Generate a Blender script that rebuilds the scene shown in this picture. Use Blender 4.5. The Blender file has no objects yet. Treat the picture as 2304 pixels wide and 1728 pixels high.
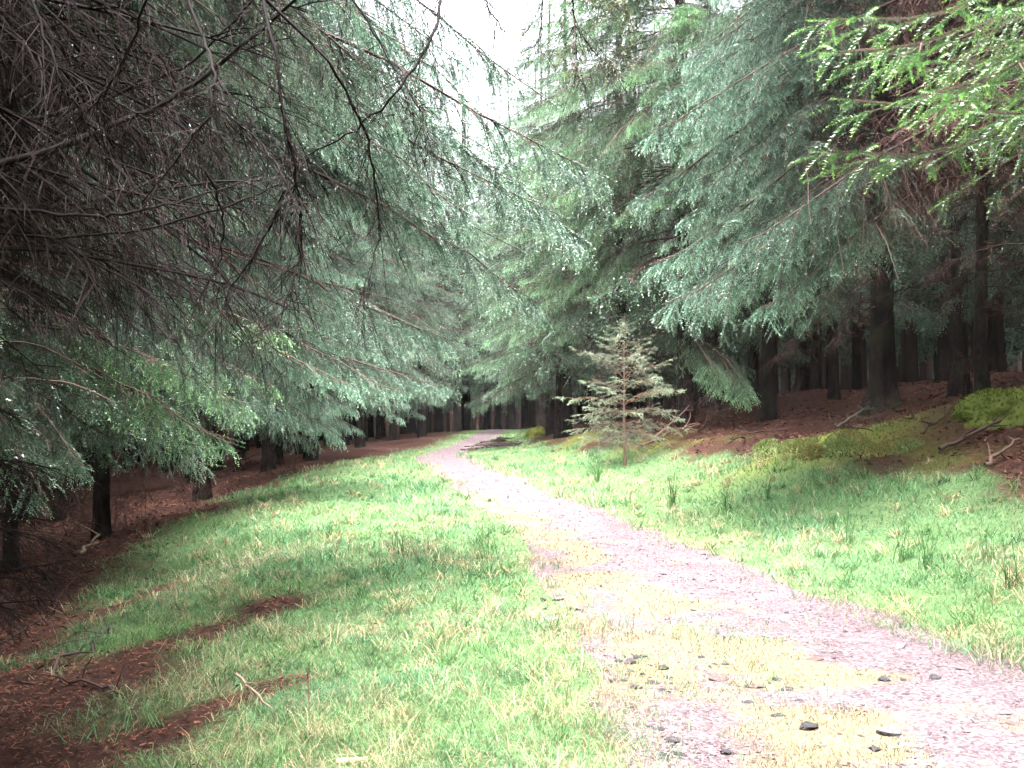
import bpy, math, random
import numpy as np
from mathutils import Vector, Matrix

# ------------------------------------------------------------------ camera, sky, sun, exposure
S = bpy.context.scene
C = S.collection
F = 990.0                       # focal length in pixels of the 1024 px wide picture
HOR = 415.0                     # horizon row
CAMZ = 1.6
cam = bpy.data.cameras.new('camera'); co = bpy.data.objects.new('camera', cam); C.objects.link(co)
cam.sensor_width = 36.0; cam.lens = 36.0 * F / 1024.0
cam.clip_start = 0.05; cam.clip_end = 2000
PITCH = math.atan((HOR - 384) / F)
co.location = (0, 0, CAMZ); co.rotation_euler = (math.pi / 2 + PITCH, 0, 0)
S.camera = co

SUN_EL, SUN_AZ = 73.0, 192.0      # azimuth: degrees to the right of straight ahead
W = bpy.data.worlds.new('World'); S.world = W; W.use_nodes = True
nt = W.node_tree; nt.nodes.clear()
sky = nt.nodes.new('ShaderNodeTexSky'); sky.sky_type = 'NISHITA'; sky.sun_disc = False
sky.sun_elevation = math.radians(SUN_EL); sky.sun_rotation = math.radians(SUN_AZ)
sky.air_density = 1.0; sky.dust_density = 4.0; sky.ozone_density = 1.0
hs = nt.nodes.new('ShaderNodeHueSaturation'); hs.inputs['Saturation'].default_value = 0.22
bg = nt.nodes.new('ShaderNodeBackground'); bg.inputs['Strength'].default_value = 0.05
ow = nt.nodes.new('ShaderNodeOutputWorld')
nt.links.new(sky.outputs[0], hs.inputs['Color']); nt.links.new(hs.outputs[0], bg.inputs['Color'])
nt.links.new(bg.outputs[0], ow.inputs['Surface'])
sl = bpy.data.lights.new('sun', 'SUN'); sl.energy = 1.5; sl.angle = math.radians(46); sl.color = (1.0, 0.97, 0.95)
so = bpy.data.objects.new('sun', sl); C.objects.link(so)
e, a = math.radians(SUN_EL), math.radians(SUN_AZ)
sd = Vector((math.cos(e) * math.sin(a), math.cos(e) * math.cos(a), math.sin(e)))
so.rotation_euler = sd.to_track_quat('Z', 'Y').to_euler(); so.location = sd * 60
S.view_settings.view_transform = 'Standard'; S.view_settings.look = 'None'
S.view_settings.exposure = 4.9; S.view_settings.gamma = 1.0
S.render.engine = 'CYCLES'
cy = S.cycles
cy.max_bounces = 4; cy.diffuse_bounces = 2; cy.glossy_bounces = 1; cy.transmission_bounces = 4
cy.transparent_max_bounces = 4; cy.volume_bounces = 0; cy.caustics_reflective = False; cy.caustics_refractive = False
cy.use_denoising = True; cy.use_adaptive_sampling = True; cy.adaptive_threshold = .03

rng = np.random.default_rng(11)
random.seed(5)

# ------------------------------------------------------------------ helpers
def R(a, b, n=None): return rng.uniform(a, b, n)

class Acc:
    """collects triangles; build() links them as one mesh object"""
    def __init__(s): s.v = []; s.f = []; s.c = []; s.m = []; s.sm = []; s.n = 0
    def add(s, v, f, col=(1, 1, 1), mat=0, smooth=False):
        v = np.asarray(v, np.float32).reshape(-1, 3); f = np.asarray(f, np.int32).reshape(-1, 3)
        col = np.asarray(col, np.float32)
        if col.ndim == 1: col = np.broadcast_to(col, (len(v), 3))
        s.v.append(v); s.f.append(f + s.n); s.c.append(col.reshape(-1, 3)); s.n += len(v)
        s.m.append(np.full(len(f), mat, np.int32)); s.sm.append(np.full(len(f), smooth, bool))
    def mesh(s, name, mats):
        me = bpy.data.meshes.new(name)
        v = np.concatenate(s.v); f = np.concatenate(s.f); c = np.concatenate(s.c)
        me.vertices.add(len(v)); me.vertices.foreach_set('co', v.ravel())
        me.loops.add(f.size); me.loops.foreach_set('vertex_index', f.ravel())
        me.polygons.add(len(f))
        me.polygons.foreach_set('loop_start', np.arange(0, f.size, 3, dtype=np.int32))
        me.polygons.foreach_set('loop_total', np.full(len(f), 3, np.int32))
        me.polygons.foreach_set('material_index', np.concatenate(s.m))
        me.polygons.foreach_set('use_smooth', np.concatenate(s.sm))
        ca = me.attributes.new('Col', 'FLOAT_COLOR', 'POINT')
        ca.data.foreach_set('color', np.concatenate([c, np.ones((len(c), 1), np.float32)], 1).astype(np.float32).ravel())
        for m in mats: me.materials.append(m)
        me.update(calc_edges=True)
        return me

def link(name, me, parent=None, loc=None):
    o = bpy.data.objects.new(name, me); C.objects.link(o)
    if parent: o.parent = parent
    if loc is not None: o.location = loc
    return o
def tag(o, label, cat, group=None):
    o['label'] = label; o['category'] = cat
    if group: o['group'] = group
    return o
def thing(name, label, cat, loc, rz=0.0, group=None):
    o = bpy.data.objects.new(name, None); C.objects.link(o); o.empty_display_size = .2
    o.location = loc; o.rotation_euler = (0, 0, rz)
    return tag(o, label, cat, group)

def at(px, py, d):
    """a pixel of the picture plus a distance (metres straight ahead) gives a point"""
    sx = (px - 512) / F; sy = (384 - py) / F
    c, s_ = math.cos(PITCH), math.sin(PITCH)
    dy = c - sy * s_; dz = s_ + sy * c
    k = d / dy
    return Vector((sx * k, d, CAMZ + dz * k))

def unit(v): return v / np.maximum(np.linalg.norm(v, axis=-1, keepdims=True), 1e-9)

def tubes(P, rad, k):
    """P (m,n,3) polylines, rad (m,n): k-sided tubes -> verts, tris"""
    m, n, _ = P.shape
    T = unit(np.gradient(P, axis=1))
    up = np.zeros_like(T); up[..., 2] = 1.0
    side = np.cross(T, up); bad = np.linalg.norm(side, axis=-1) < .05
    side[bad] = (1, 0, 0); side = unit(side); up = np.cross(side, T)
    an = np.arange(k) * 2 * math.pi / k
    ring = side[:, :, None, :] * np.cos(an)[None, None, :, None] + up[:, :, None, :] * np.sin(an)[None, None, :, None]
    V = P[:, :, None, :] + ring * rad[:, :, None, None]
    i = np.arange(n - 1)[:, None]; j = np.arange(k)[None]; j2 = (j + 1) % k
    q = np.stack([i * k + j, i * k + j2, (i + 1) * k + j2, (i + 1) * k + j], -1).reshape(-1, 4)
    t = np.concatenate([q[:, [0, 1, 2]], q[:, [0, 2, 3]]])
    t = (t[None] + (np.arange(m) * n * k)[:, None, None]).reshape(-1, 3)
    return V.reshape(-1, 3), t

def vnoise(x, y, seed=0):
    """smooth value noise, about -1..1, cell size 1"""
    xi = np.floor(x).astype(np.int64); yi = np.floor(y).astype(np.int64)
    fx = x - xi; fy = y - yi; fx = fx * fx * (3 - 2 * fx); fy = fy * fy * (3 - 2 * fy)
    def h(a, b):
        n = (a * 374761393 + b * 668265263 + seed * 974634777) & 0x7fffffff
        n = ((n ^ (n >> 13)) * 1274126177) & 0x7fffffff
        return ((n ^ (n >> 16)) & 0xffff) / 32767.5 - 1
    return (h(xi, yi) * (1 - fx) + h(xi + 1, yi) * fx) * (1 - fy) + (h(xi, yi + 1) * (1 - fx) + h(xi + 1, yi + 1) * fx) * fy
def fbm(x, y, seed=0, o=3):
    s = 0; a = .55
    for k in range(o): s = s + a * vnoise(x * 2 ** k, y * 2 ** k, seed + k); a *= .5
    return s

# ------------------------------------------------------------------ materials
def mat(name):
    m = bpy.data.materials.new(name); m.use_nodes = True
    return m, m.node_tree, m.node_tree.nodes['Principled BSDF'], m.node_tree.nodes['Material Output']
def N(t, kind, **kw):
    n = t.nodes.new(kind)
    for k, v in kw.items():
        if k in n.inputs: n.inputs[k].default_value = v
        else: setattr(n, k, v)
    return n
def mixcol(t, blend, fac, a, b):
    n = t.nodes.new('ShaderNodeMix'); n.data_type = 'RGBA'; n.blend_type = blend
    for sock, val in ((n.inputs[0], fac), (n.inputs[6], a), (n.inputs[7], b)):
        if hasattr(val, 'is_linked'): t.links.new(val, sock)
        else: sock.default_value = val if not isinstance(val, tuple) or len(val) == 4 else (*val, 1)
    return n.outputs[2]

def leafy(name, rough, spec, trans, tint=True, var=.25):
    m, t, b, out = mat(name)
    at_ = N(t, 'ShaderNodeAttribute', attribute_name='Col')
    oi = t.nodes.new('ShaderNodeObjectInfo')
    c = at_.outputs['Color']
    if tint: c = mixcol(t, 'MULTIPLY', 1.0, c, oi.outputs['Color'])
    hsv = t.nodes.new('ShaderNodeHueSaturation')
    mr = N(t, 'ShaderNodeMapRange'); mr.inputs['To Min'].default_value = 1 - var; mr.inputs['To Max'].default_value = 1 + var
    t.links.new(oi.outputs['Random'], mr.inputs['Value']); t.links.new(mr.outputs[0], hsv.inputs['Value'])
    t.links.new(c, hsv.inputs['Color'])
    t.links.new(hsv.outputs[0], b.inputs['Base Color'])
    b.inputs['Roughness'].default_value = rough; b.inputs['Specular IOR Level'].default_value = spec
    if trans > 0:
        tr = t.nodes.new('ShaderNodeBsdfTranslucent'); t.links.new(hsv.outputs[0], tr.inputs['Color'])
        mx = t.nodes.new('ShaderNodeMixShader'); mx.inputs[0].default_value = trans
        t.links.new(b.outputs[0], mx.inputs[1]); t.links.new(tr.outputs[0], mx.inputs[2])
        t.links.new(mx.outputs[0], out.inputs['Surface'])
    return m
M_NEEDLE = leafy('wet_needles', .32, .8, .22)
M_TWIG = leafy('twig_bark', .8, .08, 0, tint=False)
M_GRASS = leafy('grass_blades', .5, .25, .3, tint=False, var=0)
M_MOSS = leafy('moss_fronds', .8, .2, .2, tint=False, var=0)

def rockmat(name, rough):
    m, t, b, out = mat(name)
    at_ = N(t, 'ShaderNodeAttribute', attribute_name='Col')
    tc = t.nodes.new('ShaderNodeTexCoord')
    n1 = N(t, 'ShaderNodeTexNoise', Scale=35.0, Detail=5.0); t.links.new(tc.outputs['Object'], n1.inputs['Vector'])
    r = N(t, 'ShaderNodeMapRange'); r.inputs['To Min'].default_value = .55; r.inputs['To Max'].default_value = 1.4
    t.links.new(n1.outputs[0], r.inputs['Value'])
    c = mixcol(t, 'MULTIPLY', 1.0, at_.outputs['Color'], r.outputs[0])
    t.links.new(c, b.inputs['Base Color']); b.inputs['Roughness'].default_value = rough; b.inputs['Specular IOR Level'].default_value = .2
    bp = N(t, 'ShaderNodeBump', Strength=.5, Distance=.01); t.links.new(n1.outputs[0], bp.inputs['Height'])
    t.links.new(bp.outputs[0], b.inputs['Normal'])
    return m
M_STONE = rockmat('wet_stone', .4)
M_GRAVEL = leafy('gravel_chips', .7, .15, 0, tint=False, var=0)
M_LITTER = leafy('needle_litter', .8, .1, 0, tint=False, var=0)

def barkmat():
    m, t, b, out = mat('spruce_bark')
    tc = t.nodes.new('ShaderNodeTexCoord')
    mp = N(t, 'ShaderNodeMapping'); mp.inputs['Scale'].default_value = (1, 1, .3); t.links.new(tc.outputs['Object'], mp.inputs['Vector'])
    vo = N(t, 'ShaderNodeTexVoronoi', Scale=26.0); t.links.new(mp.outputs[0], vo.inputs['Vector'])
    no = N(t, 'ShaderNodeTexNoise', Scale=9.0, Detail=6.0); t.links.new(mp.outputs[0], no.inputs['Vector'])
    n2 = N(t, 'ShaderNodeTexNoise', Scale=1.7, Detail=3.0); t.links.new(tc.outputs['Object'], n2.inputs['Vector'])
    cr = t.nodes.new('ShaderNodeValToRGB'); t.links.new(no.outputs[0], cr.inputs[0])
    cr.color_ramp.elements[0].position = .3; cr.color_ramp.elements[0].color = (.006, .0045, .0045, 1)
    cr.color_ramp.elements[1].position = .72; cr.color_ramp.elements[1].color = (.027, .02, .019, 1)
    g = t.nodes.new('ShaderNodeValToRGB'); t.links.new(n2.outputs[0], g.inputs[0])
    g.color_ramp.elements[0].position = .48; g.color_ramp.elements[0].color = (0, 0, 0, 1)
    g.color_ramp.elements[1].position = .66; g.color_ramp.elements[1].color = (.8, .8, .8, 1)
    c = mixcol(t, 'MIX', g.outputs[0], cr.outputs[0], (.034, .039, .021))
    t.links.new(c, b.inputs['Base Color']); b.inputs['Roughness'].default_value = .85; b.inputs['Specular IOR Level'].default_value = .1
    ad = N(t, 'ShaderNodeMath', operation='ADD'); t.links.new(vo.outputs['Distance'], ad.inputs[0]); t.links.new(no.outputs[0], ad.inputs[1])
    bp = N(t, 'ShaderNodeBump', Strength=.7, Distance=.03); t.links.new(ad.outputs[0], bp.inputs['Height'])
    t.links.new(bp.outputs[0], b.inputs['Normal'])
    return m
M_BARK = barkmat()

def groundmat():
    m, t, b, out = mat('forest_ground')
    w = N(t, 'ShaderNodeAttribute', attribute_name='Col')       # r: grass soil, g: moss
    tc = t.nodes.new('ShaderNodeTexCoord')
    sp = t.nodes.new('ShaderNodeSeparateColor'); t.links.new(w.outputs['Color'], sp.inputs[0])
    n1 = N(t, 'ShaderNodeTexNoise', Scale=14.0, Detail=8.0, Roughness=.7); t.links.new(tc.outputs['Object'], n1.inputs['Vector'])
    n2 = N(t, 'ShaderNodeTexNoise', Scale=1.3, Detail=4.0); t.links.new(tc.outputs['Object'], n2.inputs['Vector'])
    lit = t.nodes.new('ShaderNodeValToRGB'); t.links.new(n1.outputs[0], lit.inputs[0])
    lit.color_ramp.elements[0].position = .32; lit.color_ramp.elements[0].color = (.012, .007, .006, 1)
    lit.color_ramp.elements[1].position = .7; lit.color_ramp.elements[1].color = (.06, .027, .02, 1)
    soil = t.nodes.new('ShaderNodeValToRGB'); t.links.new(n1.outputs[0], soil.inputs[0])
    soil.color_ramp.elements[0].position = .3; soil.color_ramp.elements[0].color = (.03, .055, .024, 1)
    soil.color_ramp.elements[1].position = .7; soil.color_ramp.elements[1].color = (.085, .135, .055, 1)
    mos = t.nodes.new('ShaderNodeValToRGB'); t.links.new(n2.outputs[0], mos.inputs[0])
    mos.color_ramp.elements[0].position = .3; mos.color_ramp.elements[0].color = (.07, .10, .02, 1)
    mos.color_ramp.elements[1].position = .7; mos.color_ramp.elements[1].color = (.18, .19, .045, 1)
    c = mixcol(t, 'MIX', sp.outputs[0], lit.outputs[0], soil.outputs[0])
    c = mixcol(t, 'MIX', sp.outputs[1], c, mos.outputs[0])
    t.links.new(c, b.inputs['Base Color']); b.inputs['Roughness'].default_value = .9; b.inputs['Specular IOR Level'].default_value = .08
    bp = N(t, 'ShaderNodeBump', Strength=.8, Distance=.04); t.links.new(n1.outputs[0], bp.inputs['Height'])
    t.links.new(bp.outputs[0], b.inputs['Normal'])
    return m
M_GROUND = groundmat()

def pathmat():
    m, t, b, out = mat('pink_gravel')
    w = N(t, 'ShaderNodeAttribute', attribute_name='Col')       # r: mossy
    sp = t.nodes.new('ShaderNodeSeparateColor'); t.links.new(w.outputs['Color'], sp.inputs[0])
    tc = t.nodes.new('ShaderNodeTexCoord')
    vo = N(t, 'ShaderNodeTexVoronoi', Scale=55.0); t.links.new(tc.outputs['Object'], vo.inputs['Vector'])
    n2 = N(t, 'ShaderNodeTexNoise', Scale=3.0, Detail=6.0, Roughness=.65); t.links.new(tc.outputs['Object'], n2.inputs['Vector'])
    cr = t.nodes.new('ShaderNodeValToRGB'); t.links.new(vo.outputs['Color'], cr.inputs[0])
    cr.color_ramp.elements[0].position = .15; cr.color_ramp.elements[0].color = (.04, .029, .032, 1)
    cr.color_ramp.elements[1].position = .85; cr.color_ramp.elements[1].color = (.125, .092, .10, 1)
    e3 = cr.color_ramp.elements.new(.5); e3.color = (.078, .057, .063, 1)
    r = N(t, 'ShaderNodeMapRange'); r.inputs['From Min'].default_value = .3; r.inputs['From Max'].default_value = .7
    r.inputs['To Min'].default_value = .75; r.inputs['To Max'].default_value = 1.2
    t.links.new(n2.outputs[0], r.inputs['Value'])
    c = mixcol(t, 'MULTIPLY', 1.0, cr.outputs[0], r.outputs[0])
    ms = t.nodes.new('ShaderNodeValToRGB'); t.links.new(n2.outputs[0], ms.inputs[0])
    ms.color_ramp.elements[0].position = .3; ms.color_ramp.elements[0].color = (.10, .07, .045, 1)
    ms.color_ramp.elements[1].position = .7; ms.color_ramp.elements[1].color = (.115, .105, .055, 1)
    c = mixcol(t, 'MIX', sp.outputs[0], c, ms.outputs[0])
    t.links.new(c, b.inputs['Base Color']); b.inputs['Roughness'].default_value = .8; b.inputs['Specular IOR Level'].default_value = .1
    bp = N(t, 'ShaderNodeBump', Strength=.7, Distance=.012); t.links.new(vo.outputs['Distance'], bp.inputs['Height'])
    t.links.new(bp.outputs[0], b.inputs['Normal'])
    return m
M_PATH = pathmat()

m_, t_, b_, o_ = mat('water_drop'); M_DROP = m_
b_.inputs['Base Color'].default_value = (.95, .96, 1, 1); b_.inputs['Roughness'].default_value = .02
b_.inputs['Transmission Weight'].default_value = 1.0; b_.inputs['IOR'].default_value = 1.33

# ------------------------------------------------------------------ terrain
_D = np.array([-20, 0, 4.5, 6.3, 8.5, 11.8, 14.5, 19, 23, 27, 31, 36, 42, 50, 58, 66, 75, 150.])
_XL = np.array([.6, .6, .58, .56, .40, .16, -.32, -1.13, -1.9, -2.6, -2.75, -2.3, -1.9, -1.75, -1.5, 1.0, 6, 30])
_XR = np.array([3.4, 3.4, 3.4, 3.26, 2.76, 2.0, 1.2, .21, -.6, -1.25, -1.5, -1.2, -.75, -.6, -.3, 2.6, 7.6, 32])
_Z = np.array([0, 0, 0, 0, 0, .10, .20, .33, .40, .43, .36, .44, .58, .66, .74, .6, .3, -1.5])
_fd = np.arange(-20, 150, .25)
def _sm(tab, w=9):
    v = np.interp(_fd, _D, tab); k = np.ones(w) / w
    return np.convolve(np.pad(v, w // 2, mode='edge'), k, 'valid')
_fl, _fr, _fz = _sm(_XL), _sm(_XR), _sm(_Z)
def xl(y): return np.interp(y, _fd, _fl)
def xr(y): return np.interp(y, _fd, _fr)
BU = [-5, 0, 1, 2, 3, 4, 6, 8, 12, 20, 40]; BZ = [0, 0, .07, .26, .56, .86, 1.3, 1.65, 2.1, 2.6, 3.4]
LV = [0, 1, 2, 3, 4, 6, 8, 14, 40]; LZ = [0, .0, -.06, -.17, -.34, -.72, -1.05, -1.5, -1.5]
def sstep(a, b, x): t = np.clip((x - a) / (b - a), 0, 1); return t * t * (3 - 2 * t)
def H(x, y):
    x = np.asarray(x, float); y = np.asarray(y, float)
    u = x - xr(y); v = xl(y) - x
    z = np.interp(y, _fd, _fz)
    near = 1 - .5 * sstep(26, 36, y)
    z = z + np.interp(u, BU, BZ) * near + np.interp(v, LV, LZ) * near
    off = np.clip(np.maximum(u, v), 0, None)
    z = z + fbm(x * .55, y * .55, 3) * .16 * np.clip(off / 2.5, 0, 1) + fbm(x * 1.7, y * 1.7, 9) * .05 * np.clip(off / 1.0, .15, 1)
    z = z + .38 * np.exp(-(((x - 7.6) / 1.3) ** 2 + ((y - 14.9) / .9) ** 2)) + .16 * np.exp(-(((x - 4.9) / 1.2) ** 2 + ((y - 15.4) / .5) ** 2))
    z = z + .10 * fbm(x * .9 + 4, y * .9, 55) * np.clip((u - 3) / 1.5, 0, 1) + fbm(x * 3.1, y * 3.1, 57, 2) * .035 * np.clip(off / .8, 0, 1)
    z = z + 14 * (sstep(26, 80, np.abs(x)) + sstep(85, 140, y) + sstep(14, 50, -y))  # ground beyond the trees raised all round to block low sky light
    return z
def Hs(x, y): return float(H(np.array([x]), np.array([y]))[0])

GL_D = [0, 4.5, 6.5, 8.5, 11, 14, 20, 24, 27, 30, 60]; GL_V = [1.8, 2.0, 3.3, 4.6, 5.0, 5.2, 4.2, 2.6, 1.3, .9, .9]
GR_D = [0, 10, 13, 15, 18, 20, 24, 27, 34, 60]; GR_V = [3.6, 3.6, 3.5, 3.3, 3.2, 2.9, 2.4, 2.2, 1.8, 1.7]
STREAKS = [((-2.2, 9.4), (-2.75, 6.9), .24), ((-1.5, 6.3), (-2.5, 5.1), .20), ((-2.75, 6.9), (-3.2, 5.8), .5), ((-3.9, 11.3), (-4.5, 9.9), .2)]
def grassmask(x, y):
    u = x - xr(y); v = xl(y) - x
    n = fbm(x * 1.1, y * 1.1, 21, 5) * .8
    g = (1 - sstep(-.7, .5, v - np.interp(y, GL_D, GL_V) + n)) * (1 - sstep(-.3, .3, u - np.interp(y, GR_D, GR_V) + n))
    for (ax, ay), (bx, by), w in STREAKS:
        dx, dy = bx - ax, by - ay; t = np.clip(((x - ax) * dx + (y - ay) * dy) / (dx * dx + dy * dy), 0, 1)
        dd = np.hypot(x - ax - t * dx, y - ay - t * dy) + fbm(x * 2.5, y * 2.5, 33) * .18
        g = g * sstep(w * .35, w * 1.9, dd)
    return g * (1 - sstep(56, 64, y) * .0)
def pathmask(x, y):
    n = fbm(x * 1.3, y * 1.3, 5) * .35
    return sstep(-.15, .2, np.minimum(x - xl(y), xr(y) - x) + n)
def mossmid(x, y):
    """mossy strip between the wheel tracks"""
    t = (x - xl(y)) / np.maximum(xr(y) - xl(y), .1)
    c = np.interp(y, [4, 5.2, 7, 9, 12, 16], [.30, .42, .28, .26, .22, .2])
    return sstep(.2, .95, .95 - np.abs(t - c) / .36 + fbm(x * 2.3, y * 2.3, 41, 5) * 1.3) * (1 - sstep(14, 19, y)) * .85
def mossmask(x, y):
    u = x - xr(y)
    g = np.exp(-(((x - 4.9) / 1.3) ** 2 + ((y - 15.3) / .8) ** 2)) + .8 * np.exp(-(((x - 8.1) / .7) ** 2 + ((y - 15.4) / .8) ** 2))
    g = g + .8 * np.exp(-(((x - 1.9) / .5) ** 2 + ((y - 26) / 1.2) ** 2))
    g = g + .6 * sstep(.2, .9, fbm(x * .7, y * .7, 61) + .1) * sstep(-1.2, .2, u - np.interp(y, GR_D, GR_V)) * (1 - sstep(.4, 2.0, u - np.interp(y, GR_D, GR_V)))
    return np.clip(g, 0, 1)

def grade(lo, hi, flo, fhi, fine, grow=1.18, mx=6.0):
    mid = list(np.arange(flo, fhi + fine / 2, fine)); a = []; s = fine; p = flo
    while p > lo: s = min(s * grow, mx); p -= s; a.append(p)
    b = []; s = fine; p = mid[-1]
    while p < hi: s = min(s * grow, mx); p += s; b.append(p)
    return np.array(a[::-1] + mid + b)
gx = grade(-180, 180, -9, 10, .14); gy = grade(-120, 260, 2.5, 32, .17)
X, Y = np.meshgrid(gx, gy); Z = H(X, Y)
w = len(gx); i = np.arange(len(gy) - 1)[:, None]; j = np.arange(w - 1)[None]
q = np.stack([i * w + j, i * w + j + 1, (i + 1) * w + j + 1, (i + 1) * w + j], -1).reshape(-1, 4)
acc = Acc()
col = np.stack([np.clip(grassmask(X, Y), 0, 1), mossmask(X, Y), np.zeros_like(X)], -1).reshape(-1, 3)
acc.add(np.stack([X, Y, Z], -1), np.concatenate([q[:, [0, 1, 2]], q[:, [0, 2, 3]]]), col, 0, True)
ground = link('ground', acc.mesh('ground', [M_GROUND])); ground['kind'] = 'structure'

# the gravel path: a sheet just above the ground, its ragged edges tucked under the grass
ys = np.concatenate([np.arange(1.0, 20, .1), np.arange(20, 66, .3)]); ts = np.linspace(0, 1, 41)
Yp, Tp = np.meshgrid(ys, ts, indexing='ij')
L_ = xl(Yp) - .12 + vnoise(Yp * 1.1, Yp * 0, 71) * .13 + vnoise(Yp * 4, Yp * 0, 72) * .05
R_ = xr(Yp) + .12 + vnoise(Yp * 1.1, Yp * 0, 73) * .13 + vnoise(Yp * 4, Yp * 0, 74) * .05
Xp = L_ + (R_ - L_) * Tp
edge = np.minimum(Tp, 1 - Tp)
Zp = H(Xp, Yp) + .018 * sstep(0, .08, edge) - .012 + fbm(Xp * 5, Yp * 5, 75) * .012 * sstep(0, .1, edge) + .006
n0, n1 = Xp.shape; i = np.arange(n0 - 1)[:, None]; j = np.arange(n1 - 1)[None]
q = np.stack([i * n1 + j, i * n1 + j + 1, (i + 1) * n1 + j + 1, (i + 1) * n1 + j], -1).reshape(-1, 4)
acc = Acc(); mm = mossmid(Xp, Yp)
acc.add(np.stack([Xp, Yp, Zp], -1), np.concatenate([q[:, [0, 1, 2]], q[:, [0, 2, 3]]]), np.stack([mm, mm * 0, mm * 0], -1).reshape(-1, 3), 0, True)
path = link('path', acc.mesh('path', [M_PATH])); path['kind'] = 'structure'

# ------------------------------------------------------------------ boughs
TWIG = np.array([.06, .038, .034]); DEADC = np.array([.08, .045, .041])
LOD = {'near': dict(ds=.085, dt=.045, K=24, nl=.022, nw=.0040),
       'nmid': dict(ds=.085, dt=.05, K=17, nl=.026, nw=.0062),
       'mid': dict(ds=.10, dt=.06, K=11, nl=.030, nw=.0085),
       'low': dict(ds=.17, dt=.11, K=6, nl=.055, nw=.022),
       'far': dict(ds=.24, dt=.17, K=5, nl=.10, nw=.05)}

def needles(acc, P, D, Ls, lod, colA, colB, r, sag=.25, age_shade=None):
    """bottle-brush shoots: P start, D direction, Ls length; needles are single triangles"""
    n = len(P)
    if n == 0: return
    K = lod['K']
    t = (np.arange(K) + .5)[None] / K + r.uniform(-.3, .3, (n, K)) / K
    c = P[:, None] + D[:, None] * (Ls[:, None] * t)[..., None]
    c[..., 2] -= sag * (Ls[:, None] * t ** 2)
    tang = np.repeat(D[:, None], K, 1).copy(); tang[..., 2] -= 2 * sag * t; tang = unit(tang)
    up = np.array([.13, .21, .97]); s = unit(np.cross(tang, up)); v = np.cross(s, tang)
    an = (np.arange(K) * 2.4)[None] + r.uniform(0, 6.28, (n, 1)) + r.normal(0, .3, (n, K))
    rad = s * np.cos(an)[..., None] + v * np.sin(an)[..., None]
    nd = unit(tang * r.uniform(.45, .9, (n, K, 1)) + rad * .85)
    nl = lod['nl'] * r.uniform(.7, 1.15, (n, K)) * (1.05 - .45 * t)
    wv = unit(np.cross(nd, rad + tang * .3)) * lod['nw'] * .5
    tip = c + nd * nl[..., None]
    V = np.stack([c - wv, c + wv, tip], 2).reshape(-1, 3)
    base = colA[None, None] * (1 - t[..., None] ** 3) + colB[None, None] * t[..., None] ** 3  # tips paler as new growth, lightened further to look lit
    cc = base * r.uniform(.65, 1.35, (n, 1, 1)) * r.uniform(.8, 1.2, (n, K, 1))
    if age_shade is not None: cc = cc * (.32 + .95 * age_shade)[:, None, None]      # older needles towards the trunk duller, darkened further as shade between boughs
    cc = np.repeat(cc[:, :, None], 3, 2).reshape(-1, 3)
    acc.add(V, np.arange(len(V)).reshape(-1, 3), cc, 0)

def slivers(acc, P, D, Ls, w, col, r, sag=.25):
    """twig stems: two crossed thin strips bending down"""
    n = len(P)
    if n == 0: return
    mid = P + D * (Ls * .5)[:, None]; mid[:, 2] -= sag * Ls * .25
    tip = P + D * Ls[:, None]; tip[:, 2] -= sag * Ls
    s = unit(np.cross(D, r.normal(0, 1, (n, 3)))) * (w * .5)
    V = np.stack([P - s, P + s, mid - s * .8, mid + s * .8, tip], 1).reshape(-1, 3)
    f = np.array([[0, 1, 2], [1, 3, 2], [2, 3, 4]])[None] + (np.arange(n) * 5)[:, None, None]
    acc.add(V, f, col, 1)

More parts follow.
